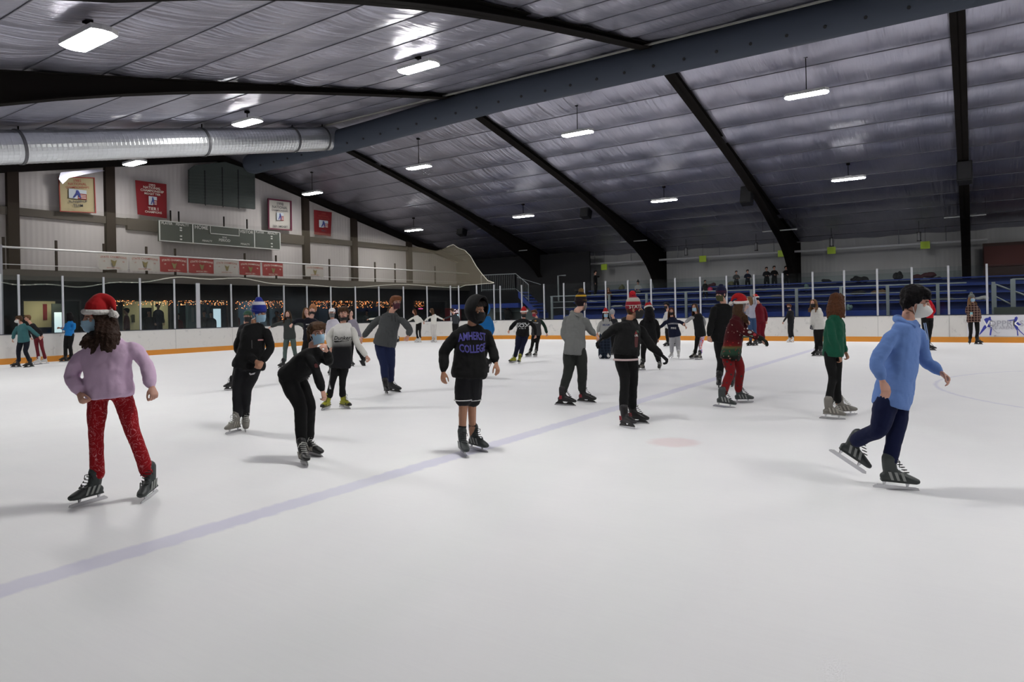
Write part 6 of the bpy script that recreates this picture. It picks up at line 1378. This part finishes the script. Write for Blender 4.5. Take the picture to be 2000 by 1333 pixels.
# ---- coats and bags left on the bleachers
random.seed(21)
q = at(1387, 566, Y=35.9); tag(MB().ball(q, .14, 16, 10).build('ball', mat('pink_ball', (.35, .02, .07), .5), smooth=True), 'dark pink ball beside the standing dark spectator', 'ball')
def pile(px, py, Y, w, hgt, m, label, cat='bag'):
    surf = [(33.15+.95*r+.66, .85+.36*r+.42) for r in range(5)] + [(39.05, 2.62), (38.6, 2.35)]; best = min(surf, key=lambda t: abs(at(px, py, Y=t[0]).z-hgt*.45-t[1])); Y = best[0]; q = at(px, py, Y=Y); q.z = best[1]+hgt*.5; mb = MB()
    for i in range(6): mb.ball((q.x+random.uniform(-w, w)*.6, Y+random.uniform(-.06, .06), q.z-hgt*.2+random.uniform(-.2, .25)*hgt), (w*random.uniform(.35, .6), .16, hgt*random.uniform(.35, .6)), 10, 8)
    o = fuse(mb, cat, m, None, .03, 3, .05); tag(o, label, cat); return o
pm = [mat('pile_black', (.010, .010, .012), .8), mat('pile_maroon', (.05, .012, .018), .8), mat('pile_brown', (.10, .06, .03), .8), mat('pile_pale', (.32, .32, .32), .8), mat('pile_olive', (.10, .10, .05), .8), mat('pile_teal', (.10, .16, .16), .8)]
for px, py, Y, w_, h_, mi, lb, ct in ((1682, 543, 39.05, .38, .28, 0, 'black heap of bags on the back row, left', 'bag'), (1668, 546, 39.05, .2, .2, 0, 'small black bag beside the black heap on the back row', 'bag'), (1755, 542, 39.05, .22, .36, 0, 'upright dark backpack on the back row', 'backpack'), (1800, 541, 39.05, .6, .30, 1, 'maroon and black coats heaped on the back row', 'coat'), (1828, 547, 39.05, .3, .2, 1, 'reddish coat at the right end of the back row', 'coat'),
      (1920, 590, 34.2, .3, .18, 3, 'pale folded jacket beside the plaid jacket woman', 'jacket'), (1850, 581, 34.6, .5, .14, 0, 'long black bag on the lower bench at right', 'bag'), (1675, 571, 35.6, .5, .2, 0, 'black coats on the middle bench above the green sweater', 'coat'), (1715, 578, 34.9, .45, .22, 2, 'brown bag with dark coat on the middle bench', 'bag'), (1576, 561, 37.4, .16, .3, 5, 'pale teal bag standing on an upper bench', 'bag'),
      (1514, 581, 34.9, .35, .14, 2, 'tan bag on the lower bench behind the maroon onesie', 'bag'), (1560, 567, 36.1, .1, .2, 3, 'small pale bottle bag on the middle bench', 'bag'), (1205, 596, 33.9, .32, .12, 3, 'pale jacket folded low behind the plaid trousers girl', 'jacket'), (1158, 594, 34.0, .3, .12, 3, 'pale bag on the lowest bench beside the grey hoodie boy', 'bag'), (1425, 545, 38.6, .25, .24, 4, 'olive bag left of the standing pair', 'bag'),
      (1465, 562, 37.4, .2, .14, 4, 'small olive-green bag below the standing pair', 'bag'), (1485, 563, 37.3, .3, .12, 2, 'brown coat below the standing trio', 'coat'), (1130, 558, 37.4, .3, .24, 0, 'dark bag at the left end of the upper benches', 'bag'), (1215, 557, 37.6, .18, .3, 4, 'olive chair bag beside the seated pale spectator', 'bag'), (1640, 552, 38.2, .2, .12, 0, 'flat black bag near the left heater', 'bag'), (1612, 545, 39.05, .25, .16, 0, 'low dark bag at the left of the back row heap', 'bag'), (1390, 546, 38.8, .25, .18, 1, 'dark plum bag near the pink ball', 'bag'),
      (1660, 602, 33.7, .15, .30, 5, 'bright patterned tote behind the auburn haired girl', 'bag')):
    pile(px, py, Y, w_, h_, pm[mi], lb, ct)
